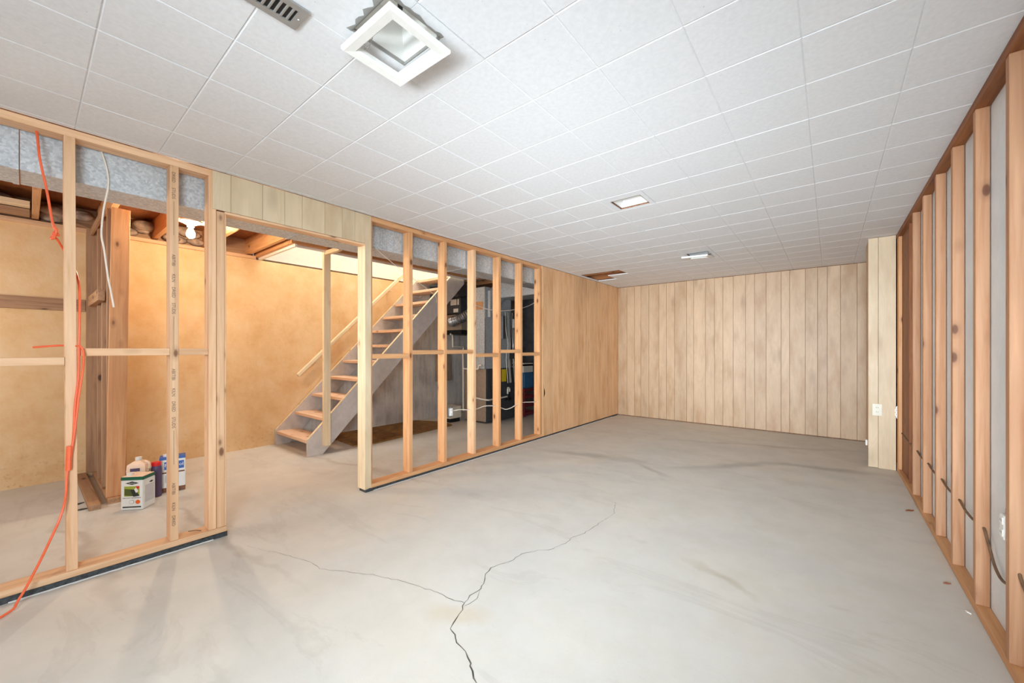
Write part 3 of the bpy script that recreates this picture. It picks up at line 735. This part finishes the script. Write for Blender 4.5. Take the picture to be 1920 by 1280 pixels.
# ceiling register
rg = root('ceiling_register', (-1.332, 0.41, HC), 'grey slotted metal air register beside the loose light trim', 'vent')
x0, x1, y0, y1 = -1.386, -1.28, 0.26, 0.565; zb = HC - 0.007
m = MB().box((x0, y0, zb), (x0 + 0.022, y1, HC - 0.001)).box((x1 - 0.022, y0, zb), (x1, y1, HC - 0.001)).box((x0 + 0.022, y0, zb), (x1 - 0.022, y0 + 0.024, HC - 0.001)).box((x0 + 0.022, y1 - 0.024, zb), (x1 - 0.022, y1, HC - 0.001))
m.done('frame', M['vent_metal'], rg)
n = 14
for i in range(n):
    y = y0 + 0.027 + (y1 - y0 - 0.054) * (i + 0.5) / n
    board('slat', (x0 + 0.022, y - 0.0035, zb + 0.001), (x1 - 0.022, y + 0.0035, HC - 0.001), M['vent_metal'], rg, bev=0.001)
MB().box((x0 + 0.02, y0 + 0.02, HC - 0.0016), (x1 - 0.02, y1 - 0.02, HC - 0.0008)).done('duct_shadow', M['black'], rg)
for y in (y0 + 0.012, y1 - 0.012): MB().sphere(((x0 + x1) / 2, y, zb), 0.003, (1, 1, 0.5), 8).done('screw', M['white'], rg, smooth=True)

# ================================================================== CORDS
oc = MB().tube([(-2.92, 0.03, 2.19), (-2.90, 0.036, 2.10), (-2.885, 0.042, 2.018), (-2.88, 0.063, 1.874), (-2.88, 0.079, 1.74), (-2.885, 0.089, 1.705), (-2.89, 0.080, 1.675), (-2.90, 0.095, 1.66),
                (-2.965, 0.12, 1.62), (-2.968, 0.15, 1.55), (-2.90, 0.166, 1.45), (-2.862, 0.166, 1.30), (-2.852, 0.163, 1.16), (-2.85, 0.161, 1.0), (-2.852, 0.150, 0.86), (-2.85, 0.145, 0.72), (-2.848, 0.14, 0.66),
                (-2.845, 0.130, 0.63), (-2.842, 0.124, 0.53), (-2.83, 0.118, 0.42), (-2.815, 0.10, 0.335), (-2.80, 0.072, 0.255), (-2.79, 0.033, 0.150), (-2.75, -0.02, 0.04), (-2.70, -0.07, 0.008), (-2.5, -0.35, 0.006), (-2.2, -0.6, 0.006)], 0.0048, 8).done('extension_cord', M['orange_cord'], smooth=True)
tag(oc, 'orange extension cord hanging down the leftmost stud onto the floor', 'cord')
MB().tube([(-2.847, 0.135, 0.60), (-2.846, 0.150, 0.75), (-2.845, 0.162, 0.90), (-2.842, 0.174, 1.02), (-2.84, 0.178, 1.10), (-2.843, 0.170, 1.142), (-2.86, 0.155, 1.147), (-2.91, 0.14, 1.142), (-2.966, 0.11, 1.15), (-2.967, 0.02, 1.14)], 0.0046, 8).done('cord_loop', M['orange_cord'], oc, smooth=True)
MB().tube([(-2.882, 0.083, 1.715), (-2.872, 0.092, 1.70), (-2.876, 0.085, 1.665), (-2.89, 0.076, 1.66), (-2.888, 0.090, 1.69), (-2.875, 0.098, 1.675)], 0.0055, 8).done('knot', M['orange_cord'], oc, smooth=True)
MB().tube([(-2.846, 0.128, 0.55), (-2.845, 0.131, 0.665)], 0.011, 8, smooth=False).done('plug', M['orange_cord'], oc)
wc = MB().tube([(-2.962, 0.245, 2.178), (-2.958, 0.267, 2.082), (-2.96, 0.273, 1.993), (-2.97, 0.257, 1.866), (-2.97, 0.249, 1.737), (-2.97, 0.259, 1.654), (-2.97, 0.273, 1.514), (-2.97, 0.283, 1.444), (-2.97, 0.295, 1.355)], 0.0042, 8).done('hanging_cable', M['white_cable'], smooth=True)
tag(wc, 'white electric cable end dangling from the galvanised duct', 'cable')
# low cable through the right run of studs
lc = MB().tube([(-2.905, 2.66, 0.522), (-2.905, 2.757, 0.523), (-2.905, 2.914, 0.502), (-2.905, 3.003, 0.502), (-2.905, 3.127, 0.518), (-2.905, 3.299, 0.499), (-2.905, 3.394, 0.468), (-2.905, 3.483, 0.44), (-2.905, 3.593, 0.45), (-2.905, 3.698, 0.48), (-2.905, 3.816, 0.486), (-2.905, 4.10, 0.462)], 0.0048, 8).done('electric_cable', M['white_cable'], smooth=True)
tag(lc, 'white cable threaded low through the studs before the furnace', 'cable')
uc = MB().tube([(-3.3, 3.4, 1.66), (-3.3, 3.6, 1.63), (-3.3, 3.87, 1.629), (-3.3, 4.135, 1.666), (-3.3, 4.33, 1.707), (-3.28, 4.55, 1.79), (-3.14, 4.75, 1.965)], 0.005, 8).done('slack_cable', M['white_cable'], smooth=True)
tag(uc, 'pale cable slung high across the furnace room', 'cable')
tw = MB().tube([(-2.956, 1.78, 2.03), (-2.957, 1.83, 1.992), (-2.98, 1.90, 1.955), (-3.0, 2.133, 1.842), (-3.05, 2.537, 1.678), (-3.2, 2.7, 1.62)], 0.0022, 6).done('thin_wire', M['white_cable'], smooth=True)
tag(tw, 'thin wire slanting down from the duct across the stairs', 'wire')
# brown cable along the right wall
pts = []
for a, b, sag in ((5.05, 4.30, 0.01), (4.24, 3.80, 0.012), (3.79, 3.39, 0.012), (3.385, 2.99, 0.012), (2.985, 2.585, 0.02)):
    for t in (0.0, 0.33, 0.66): pts.append((0.509, a + (b - a) * t, 0.372 - sag * 4 * t * (1 - t)))
pts += [(0.509, 2.575, 0.374), (0.512, 2.52, 0.33), (0.513, 2.44, 0.265), (0.514, 2.36, 0.245), (0.514, 2.28, 0.27), (0.513, 2.22, 0.36), (0.512, 2.195, 0.43)]
rc = MB().tube(pts, 0.0052, 8).done('wall_cable', M['brown_cable'], smooth=True)
tag(rc, 'brown cable threaded low through the right wall studs', 'cable')
rc2 = MB().tube([(0.509, 2.16, 0.36), (0.509, 2.12, 0.33), (0.509, 2.0, 0.30), (0.509, 1.80, 0.31), (0.509, 1.70, 0.33), (0.509, 1.4, 0.33)], 0.0052, 8).done('wall_cable', M['brown_cable'], smooth=True)
tag(rc2, 'short brown cable leaving the nearest right stud towards the viewer', 'cable')

# ================================================================== OUTLETS
def outlet(nm, label, c, n, w=0.066, h=0.11, mat=M['offwhite'], box_=False):
    """plate facing n ('-x','-y','+x')"""
    r = root(nm, (c[0], c[1], c[2] - h / 2), label, 'outlet')
    ax = 0 if 'x' in n else 1; sg = -1 if n[0] == '-' else 1
    def bb(u0, u1, z0, z1, d0, d1):
        lo, hi = [0, 0, 0], [0, 0, 0]; o = 1 - ax
        lo[o], hi[o] = c[o] + u0, c[o] + u1; lo[2], hi[2] = c[2] + z0, c[2] + z1
        e = sorted((c[ax] + sg * d0, c[ax] + sg * d1)); lo[ax], hi[ax] = e
        return tuple(lo), tuple(hi)
    if not box_: MB().box(*bb(-w / 2, w / 2, -h / 2, h / 2, 0, 0.005)).done('cover_plate', mat, r, bev=0.0012)
    else:
        MB().box(*bb(-w / 2, w / 2, -h / 2, h / 2, -0.03, -0.012)).done('device_box', M['steel'], r)
        MB().box(*bb(-w * 0.12, w * 0.12, -h / 2 - 0.008, h / 2 + 0.008, -0.012, -0.009)).done('mounting_strap', M['steel'], r)
        MB().box(*bb(-w * 0.3, w * 0.3, -h * 0.38, h * 0.38, -0.012, 0.004)).done('receptacle_body', mat, r, bev=0.001)
    for zc in (-h * 0.19, h * 0.19):
        f_ = MB().box(*bb(-0.016, 0.016, zc - 0.013, zc + 0.013, 0.004, 0.0065)).done('socket_face', mat, r, bev=0.001)
        for u in (-0.006, 0.006): MB().box(*bb(u - 0.0012, u + 0.0012, zc - 0.004, zc + 0.005, 0.006, 0.0069)).done('slot', M['black'], f_)
    return r
outlet('wall_outlet', 'cream duplex outlet plate on the pale boxed column', (0.351, cy0, 0.556), '-y')
outlet('wall_outlet', 'bare white receptacle in a metal box beside the nearest right stud', (0.493, 2.245, 0.485), '-x', 0.07, 0.115, M['white'], True)
outlet('wall_outlet', 'small bare white receptacle squeezed between the boxed column and the stud', (0.487, 5.095, 0.545), '-y', 0.03, 0.10, M['white'], True)
outlet('wall_outlet', 'bare white receptacle on a stud with cable, before the furnace', (-2.885, 2.618, 0.518), '+x', 0.06, 0.095, M['white'], True)
ph = MB().box((0.279, 5.30, 0.17), (0.2935, 5.36, 0.225)).done('phone_jack', M['white'], bev=0.002); tag(ph, 'tiny white jack low on the side of the boxed column', 'outlet')

# ================================================================== FURNACE ROOM
fu = root('furnace', (-4.3, 4.7, 0), 'charcoal furnace cabinet with sheet metal plenum behind the studs', 'furnace')
MB().box((-4.52, 4.39, 0.02), (-4.05, 5.08, 0.835)).done('cabinet', M['dark_metal'], fu, bev=0.004)
MB().box((-4.515, 4.384, 0.03), (-4.056, 4.39, 0.83)).done('side_panel', M['taupe_metal'], fu)  # bulb light on this face put into a lighter taupe colour
MB().box((-4.049, 4.41, 0.45), (-4.045, 5.06, 0.82)).done('access_door', M['dark_metal'], fu)
MB().box((-4.049, 4.41, 0.04), (-4.045, 5.06, 0.44)).done('access_door', M['dark_metal'], fu)
MB().box((-4.045, 4.74, 0.62), (-4.043, 4.85, 0.815)).done('sticker', M['yellow'], fu, label='yellow energy sticker')
MB().box((-4.26, 4.36, 0.836), (-4.05, 4.98, 2.08)).done('plenum', M['galv'], fu, bev=0.002)
MB().box((-4.262, 4.356, 1.74), (-4.09, 4.36, 1.86)).done('tape_patch', M['lumber_old'], fu, label='tan tape patch')
MB().box((-4.30, 4.36, 1.0), (-4.262, 4.42, 2.08)).done('corner_flange', M['black'], fu)
MB().box((-4.052, 4.354, 0.836), (-4.046, 4.362, 2.08)).done('edge_seam', M['steel'], fu)
MB().tube([(-4.03, 4.55, 0.30), (-4.03, 4.50, 0.40), (-4.03, 4.44, 0.62)], 0.004, 6).done('gas_whip', M['black'], fu)

hv = root('ventilation_unit', (-4.85, 4.6, 1.4), 'beige ventilation box with paper labels hung behind the stairs', 'ventilator')
MB().box((-5.10, 4.42, 1.45), (-4.62, 4.95, 1.70)).done('lower_cabinet', M['taupe_metal'], hv, bev=0.003)
MB().box((-5.10, 4.44, 1.725), (-4.66, 4.95, 1.98)).done('upper_cabinet', M['dark_metal'], hv, bev=0.003)
MB().box((-5.08, 4.43, 1.70), (-4.64, 4.94, 1.725)).done('black_strip', M['black'], hv)  # black strip in the gap between the two cabinets
MB().box((-5.09, 4.45, 1.38), (-4.66, 4.94, 1.45)).done('black_strip', M['black'], hv)  # black strip under the lower cabinet
MB().box((-4.90, 4.436, 1.86), (-4.76, 4.44, 1.955)).done('paper_label', M['paper'], hv)
MB().box((-4.74, 4.436, 1.86), (-4.70, 4.44, 1.955)).done('paper_label', M['paper'], hv)
MB().box((-4.83, 4.436, 1.74), (-4.72, 4.44, 1.80)).done('paper_label', M['paper'], hv)
MB().box((-4.87, 4.415, 1.55), (-4.83, 4.42, 1.62)).done('switch_plate', M['black'], hv)
MB().box((-4.95, 4.415, 1.56), (-4.91, 4.42, 1.61)).done('switch_plate', M['black'], hv)
MB().box((-5.14, 4.2, 1.985), (-4.50, 4.9, 2.16)).done('return_duct', M['dark_metal'], hv)
fd = MB().tube([(-4.79, 4.415, 1.585), (-4.76, 4.34, 1.575), (-4.70, 4.31, 1.585), (-4.60, 4.32, 1.61), (-4.50, 4.37, 1.66), (-4.42, 4.44, 1.72)], lambda t: 0.072 + 0.006 * math.sin(t * 130), 20, 18).done('flexible_duct', M['steel'], smooth=True)
tag(fd, 'short ribbed silver flexible duct on the ventilation box', 'duct')
p1 = MB().tube([(-4.90, 4.43, 1.385), (-4.90, 4.455, 1.375), (-4.90, 4.48, 1.36), (-4.90, 4.487, 1.19), (-4.90, 4.50, 1.178), (-4.90, 4.71, 1.175), (-4.90, 4.728, 1.165), (-4.90, 4.735, 0.9)], 0.014, 10, 4).done('drain_pipe', M['pvc'], smooth=True)
tag(p1, 'white bent drain pipe under the beige ventilation box', 'pipe')
p2 = MB().tube([(-4.467, 4.30, 1.10), (-4.46, 4.30, 0.83), (-4.456, 4.30, 0.17)], 0.013, 10, 2).tube([(-4.46, 4.30, 0.830), (-4.20, 4.30, 0.832), (-4.135, 4.30, 0.84), (-4.118, 4.30, 0.885), (-4.07, 4.31, 0.892)], 0.013, 10, 4).done('drain_pipe', M['pvc'], smooth=True)
tag(p2, 'tall white drain pipe standing at the left side of the furnace', 'pipe')
p3 = MB().tube([(-4.40, 4.345, 0.40), (-4.02, 4.345, 0.372), (-4.018, 4.52, 0.366), (-4.018, 4.80, 0.376), (-4.018, 4.86, 0.378)], 0.013, 10, 4).tube([(-4.018, 4.86, 0.36), (-4.018, 4.86, 0.50), (-4.018, 4.88, 0.515), (-4.018, 4.905, 0.50), (-4.018, 4.905, 0.45)], 0.015, 10, 4).done('condensate_pipe', M['pvc'], smooth=True)
tag(p3, 'white condensate pipe crossing the front of the furnace', 'pipe')
MB().cyl((-4.018, 4.86, 0.30), (-4.018, 4.86, 0.42), 0.024, n=12).box((-4.03, 4.80, 0.32), (-4.0, 4.92, 0.36)).done('trap', M['black'], p3)
cp = MB().box((-4.78, 4.10, 0.06), (-4.54, 4.34, 0.24)).done('condensate_pump', M['offwhite'], bev=0.006); tag(cp, 'small cream pump box on the floor left of the furnace', 'pump')
MB().box((-4.76, 4.12, 0.0), (-4.56, 4.32, 0.06)).done('base', M['black'], cp)
gp = MB().box((-5.14, 4.30, 0.60), (-5.08, 4.62, 1.05)).done('access_panel', M['taupe_metal'], bev=0.01); tag(gp, 'pale grey panel on the concrete wall left of the furnace', 'panel')
# wiring and small pipes beyond the furnace
wb = root('control_wiring', (-3.95, 5.05, 0.8), 'bundle of silver conduits and wires beside the furnace plenum', 'wiring')
random.seed(11)
for i in range(5):
    x = -3.98 + random.uniform(-0.03, 0.03); y = 4.76 + 0.05 * i
    MB().tube([(x, y, 1.72), (x + random.uniform(-.02, .02), y + 0.01, 1.45), (x + random.uniform(-.03, .03), y + 0.03, 1.2), (x, y + 0.02, 1.0), (x + 0.01, y + 0.05, 0.6)], 0.006 + 0.004 * (i % 2), 8).done('wire', M['steel'] if i % 2 else M['white_cable'], wb, smooth=True)
MB().box((-4.02, 4.80, 0.98), (-3.94, 4.98, 1.12)).done('junction_box', M['steel'], wb, bev=0.003)
MB().box((-4.04, 4.70, 1.30), (-3.98, 4.76, 1.66)).done('control_board', M['steel'], wb)
MB().box((-3.99, 4.92, 1.48), (-3.95, 5.0, 1.62)).done('thermostat_label', M['paper'], wb)
# blue jug on a red crate
jx, jy = -4.15, 5.42
cr = root('crate', (jx, jy, 0), 'dark red plastic crate on the furnace room floor', 'crate')
for z in (0.02, 0.16, 0.30, 0.42):
    MB().box((jx - 0.17, jy - 0.17, z), (jx + 0.17, jy - 0.155, z + 0.05)).box((jx + 0.155, jy - 0.17, z), (jx + 0.17, jy + 0.17, z + 0.05)).box((jx - 0.17, jy + 0.155, z), (jx + 0.17, jy + 0.17, z + 0.05)).box((jx - 0.17, jy - 0.155, z), (jx - 0.155, jy + 0.155, z + 0.05)).done('rail', M['red_plastic'], cr)
for a in (-0.165, 0.165):
    for b in (-0.165, 0.165): MB().box((jx + a - 0.012, jy + b - 0.012, 0), (jx + a + 0.012, jy + b + 0.012, 0.47)).done('corner', M['red_plastic'], cr)
MB().box((jx - 0.155, jy - 0.155, 0.44), (jx + 0.155, jy + 0.155, 0.47)).done('lid', M['red_plastic'], cr)
jg = root('jug', (jx, jy, 0.47), 'blue plastic jug with white handle standing on the red crate', 'jug')
MB().box((jx - 0.14, jy - 0.14, 0.471), (jx + 0.14, jy + 0.14, 0.74)).done('body', M['blue_jug'], jg, bev=0.02)
MB().box((jx - 0.13, jy - 0.13, 0.741), (jx - 0.05, jy + 0.13, 0.88)).box((jx + 0.05, jy - 0.13, 0.741), (jx + 0.13, jy + 0.13, 0.88)).box((jx - 0.13, jy - 0.13, 0.85), (jx + 0.13, jy + 0.13, 0.90)).done('handle', M['offwhite'], jg)

# ================================================================== PAINT CONTAINERS
# white rectangular tin with a green band
A = Vector((-3.772, 0.52, 0)); B = Vector((-3.864, 0.418, 0)); C = Vector((-3.90, 0.620, 0))   # front corner, left end of front, back of right side
u = (B - A).normalized(); w_ = Vector((-u.y, u.x, 0))
if w_.dot(C - A) < 0: w_ = -w_
fw, fd_, fh = 0.138, 0.118, 0.232
tn = root('paint_tin', (A + u * fw / 2 + w_ * fd_ / 2), 'white rectangular stain tin with a green top band and picture label', 'tin')
def tp(a, b, z): v = A + u * a + w_ * b; return (v.x, v.y, z)
def prism(a0, a1, b0, b1, z0, z1): return MB().poly([tp(a0, b0, z0), tp(a1, b0, z0), tp(a1, b1, z0), tp(a0, b1, z0)], (0, 0, z1 - z0))
prism(0, fw, 0, fd_, 0.002, fh - 0.022).done('body', M['can_white'], tn, bev=0.004)
prism(-0.001, fw + 0.001, -0.001, fd_ + 0.001, fh - 0.022, fh).done('band', M['green_band'], tn, bev=0.003)
prism(0.004, fw - 0.004, 0.004, fd_ - 0.004, fh, fh + 0.003).done('lid', M['jug_plastic'], tn)
c = tp(fw * 0.78, fd_ * 0.35, fh); MB().cyl(c, (c[0], c[1], fh + 0.02), 0.020, n=18).done('cap', M['can_white'], tn, smooth=True)
# front print: a along u from the near corner (right) to the left
FN = -w_          # outward normal of the front
def fp(a, z, off=0.0006): v = A + u * a + FN * off; return Vector((v.x, v.y, z))
def fpoly(nm, pts, mat, off=0.0006, lab=None): MB().poly([fp(a, z, 0.0002) for a, z in pts], FN * off).done(nm, mat, tn, lab)
def frect(nm, a0, a1, z0, z1, mat, off=0.0006): fpoly(nm, [(a0, z0), (a1, z0), (a1, z1), (a0, z1)], mat, off)
fpoly('logo_diamond', [(0.026, 0.190), (0.068, 0.202), (0.110, 0.190), (0.068, 0.178)], M['ink'])
text('logo_text', 'Varathane', 0.0098, M['can_white'], tn, fp(0.068, 0.190, 0.0012), -u, (0, 0, 1))
frect('picture', 0.022, 0.116, 0.098, 0.168, M['lime'])
fpoly('picture_box', [(0.044, 0.096), (0.114, 0.106), (0.114, 0.152), (0.046, 0.144)], M['olive'], 0.0010)
fpoly('picture_shade', [(0.022, 0.099), (0.060, 0.094), (0.078, 0.144), (0.046, 0.144)], M['ink'], 0.0012)
fpoly('picture_brush', [(0.028, 0.132), (0.042, 0.120), (0.054, 0.146), (0.042, 0.160)], M['paper'], 0.0016)
fpoly('picture_brush', [(0.024, 0.152), (0.040, 0.148), (0.042, 0.168), (0.023, 0.168)], M['red_cap'], 0.0014)
text('print_text', 'ONE COAT TRANSPARENT', 0.0094, M['ink'], tn, fp(0.069, 0.086, 0.0006), -u, (0, 0, 1))
def disc(nm, a, z, r, mat, r_in=0.0):
    pts = [(a + r * math.cos(t * math.pi / 12), z + r * math.sin(t * math.pi / 12)) for t in range(24)]
    fpoly(nm, pts, mat, 0.0007 if not r_in else 0.0007)
    if r_in: fpoly(nm + '_centre', [(a + r_in * math.cos(t * math.pi / 12), z + r_in * math.sin(t * math.pi / 12)) for t in range(24)], M['can_white'], 0.0011)
disc('seal', 0.070, 0.058, 0.0145, M['ink'], 0.0132); disc('orange_seal', 0.032, 0.057, 0.0145, M['orange_dot'])
frect('base_bar', 0.012, 0.126, 0.018, 0.027, M['ink'])
# right side print
SN = -u
def sp_(b, z, off=0.0002): v = A + w_ * b + SN * off; return Vector((v.x, v.y, z))
MB().poly([sp_(0.02, 0.045), sp_(0.104, 0.045), sp_(0.104, 0.165), sp_(0.02, 0.165)], SN * 0.0005).done('side_print', M['can_grey'], tn)
MB().poly([sp_(0.055, 0.178), sp_(0.078, 0.185), sp_(0.10, 0.178), sp_(0.078, 0.170)], SN * 0.0006).done('side_logo', M['ink'], tn)

# pale jug with purple label
jc = Vector((-4.035, 0.532, 0)); jr = Matrix.Translation(jc) @ Matrix.Rotation(R(-28), 4, 'Z') @ Matrix.Diagonal((0.8, 0.70, 1.17, 1))
pj = root('plastic_jug', jc, 'pale milky plastic jug with purple label behind the white tin', 'jug')
def lbox(lo, hi): return MB().box(lo, hi, jr)
lbox((-0.055, -0.075, 0.002), (0.055, 0.075, 0.175)).done('body', M['jug_plastic'], pj, bev=0.008)
bm = MB(); rings = []
for sx, sy, z in ((0.056, 0.076, 0.175), (0.058, 0.078, 0.20), (0.052, 0.074, 0.235), (0.030, 0.035, 0.252), (0.018, 0.018, 0.258)):
    rings.append([bm.bm.verts.new(jr @ Vector((sx * (1.0 if abs(math.cos(t)) > 0.38 else abs(math.cos(t)) / 0.38) * (1 if math.cos(t) > 0 else -1), sy * (1.0 if abs(math.sin(t)) > 0.38 else abs(math.sin(t)) / 0.38) * (1 if math.sin(t) > 0 else -1), z))) for t in [math.pi * q / 8 + 0.1 for q in range(16)]])
for a, b in zip(rings, rings[1:]):
    for i in range(16): bm.bm.faces.new((a[i], a[(i + 1) % 16], b[(i + 1) % 16], b[i]))
bm.bm.faces.new(rings[-1]); bm.bm.faces.new(rings[0][::-1]); bm.done('shoulder', M['jug_plastic'], pj, smooth=True)
cc = jr @ Vector((0, 0, 0.258)); MB().cyl(cc, cc + Vector((0, 0, 0.022)), 0.019, n=16).done('cap', M['can_white'], pj, smooth=True)
lbox((0.0585, -0.045, 0.195), (0.0595, 0.035, 0.214)).done('name_band', M['purple'], pj)
MB().tube([jr @ Vector((0.0, 0.055, 0.175)), jr @ Vector((0, 0.085, 0.20)), jr @ Vector((0, 0.082, 0.235)), jr @ Vector((0, 0.05, 0.247))], 0.010, 8).done('handle', M['jug_plastic'], pj, smooth=True)

# red capped bottle behind
rb = root('red_capped_bottle', (-4.035, 0.632, 0), 'bottle with a wide red cap between the jug and the blue tin', 'bottle')
MB().lathe((-4.035, 0.632, 0.002), [(0.031, 0), (0.033, 0.01), (0.033, 0.20), (0.030, 0.225), (0.026, 0.235)], 20).done('body', M['purple'], rb, smooth=True)
MB().lathe((-4.035, 0.632, 0.238), [(0.029, 0), (0.029, 0.024), (0.026, 0.027)], 20).done('cap', M['red_cap'], rb, smooth=True)

# blue and white tin
fc = Vector((-4.12, 0.745, 0)); fr = Matrix.Translation(fc) @ Matrix.Rotation(R(-12), 4, 'Z') @ Matrix.Diagonal((1, 0.92, 1.08, 1))
ft = root('paint_tin', fc, 'white and blue rectangular tin half hidden behind the stamped stud', 'tin')
def fbox(lo, hi): return MB().box(lo, hi, fr)
fbox((-0.05, -0.085, 0.03), (0.05, 0.085, 0.25)).done('body', M['can_white'], ft, bev=0.004)
fbox((-0.0495, -0.0845, 0.002), (0.0495, 0.0845, 0.034)).done('rusty_base', M['rust'], ft)
fbox((-0.051, -0.086, 0.236), (0.051, 0.086, 0.256)).done('band', M['blue'], ft, bev=0.002)
cc = fr @ Vector((0, -0.04, 0.256)); MB().cyl(cc, cc + Vector((0, 0, 0.016)), 0.024, n=18).done('cap', M['can_white'], ft, smooth=True)
fbox((0.0502, -0.055, 0.165), (0.0508, 0.076, 0.222)).done('label_block', M['blue'], ft)
xd = (fr.to_3x3() @ Vector((0, 1, 0))); text('label_text', 'Floetrol', 0.036, M['can_white'], ft, fr @ Vector((0.0512, 0.010, 0.196)), xd, (0, 0, 1))
text('band_text', 'FLOOD', 0.013, M['can_white'], ft, fr @ Vector((0.0513, 0.0, 0.246)), xd, (0, 0, 1))
fbox((0.0502, -0.075, 0.138), (0.0507, 0.080, 0.148)).done('label_stripe', M['rust'], ft)
fbox((0.0502, -0.05, 0.07), (0.0506, 0.02, 0.125)).done('print_block', M['can_grey'], ft)

# ================================================================== LOOSE BITS ON THE FLOOR
random.seed(21)
chips = [(0.44, 2.793, 'dry reddish chip lying on the floor near the right wall plate', 0.016, 'leaf'),
         (0.462, 2.543, 'pale sliver beside the right wall plate', 0.013, 'paper'),
         (-4.26, 0.225, 'dark wood splinter on the floor by the stub wall plate', 0.05, 'tar'),
         (-4.10, 0.245, 'bent dark splinter next to the stub wall plate', 0.04, 'tar'),
         (0.435, 3.891, 'thin brown twig on the floor before the right studs', 0.03, 'lumber_brown')]
for x, y, lab, s, mt in chips:
    a = random.uniform(0, 3.1); dx, dy_ = math.cos(a) * s, math.sin(a) * s; nx, ny = -dy_ * 0.28, dx * 0.28
    o = MB().poly([(x - dx, y - dy_, 0.001), (x - nx, y - ny, 0.001), (x + dx, y + dy_, 0.001), (x + nx * 1.5, y + ny * 1.5, 0.001)], (0, 0, 0.005)).done('debris_chip', M[mt])
    tag(o, lab, 'debris', 'debris on the floor')
bn = MB().tube([(-2.93, 0.60, 0.062), (-2.91, 0.615, 0.066), (-2.895, 0.63, 0.068), (-2.885, 0.65, 0.062)], 0.002, 6).done('bent_nail', M['tar'], smooth=True)
tag(bn, 'dark bent nail lying on the bottom plate by the doorway', 'nail')
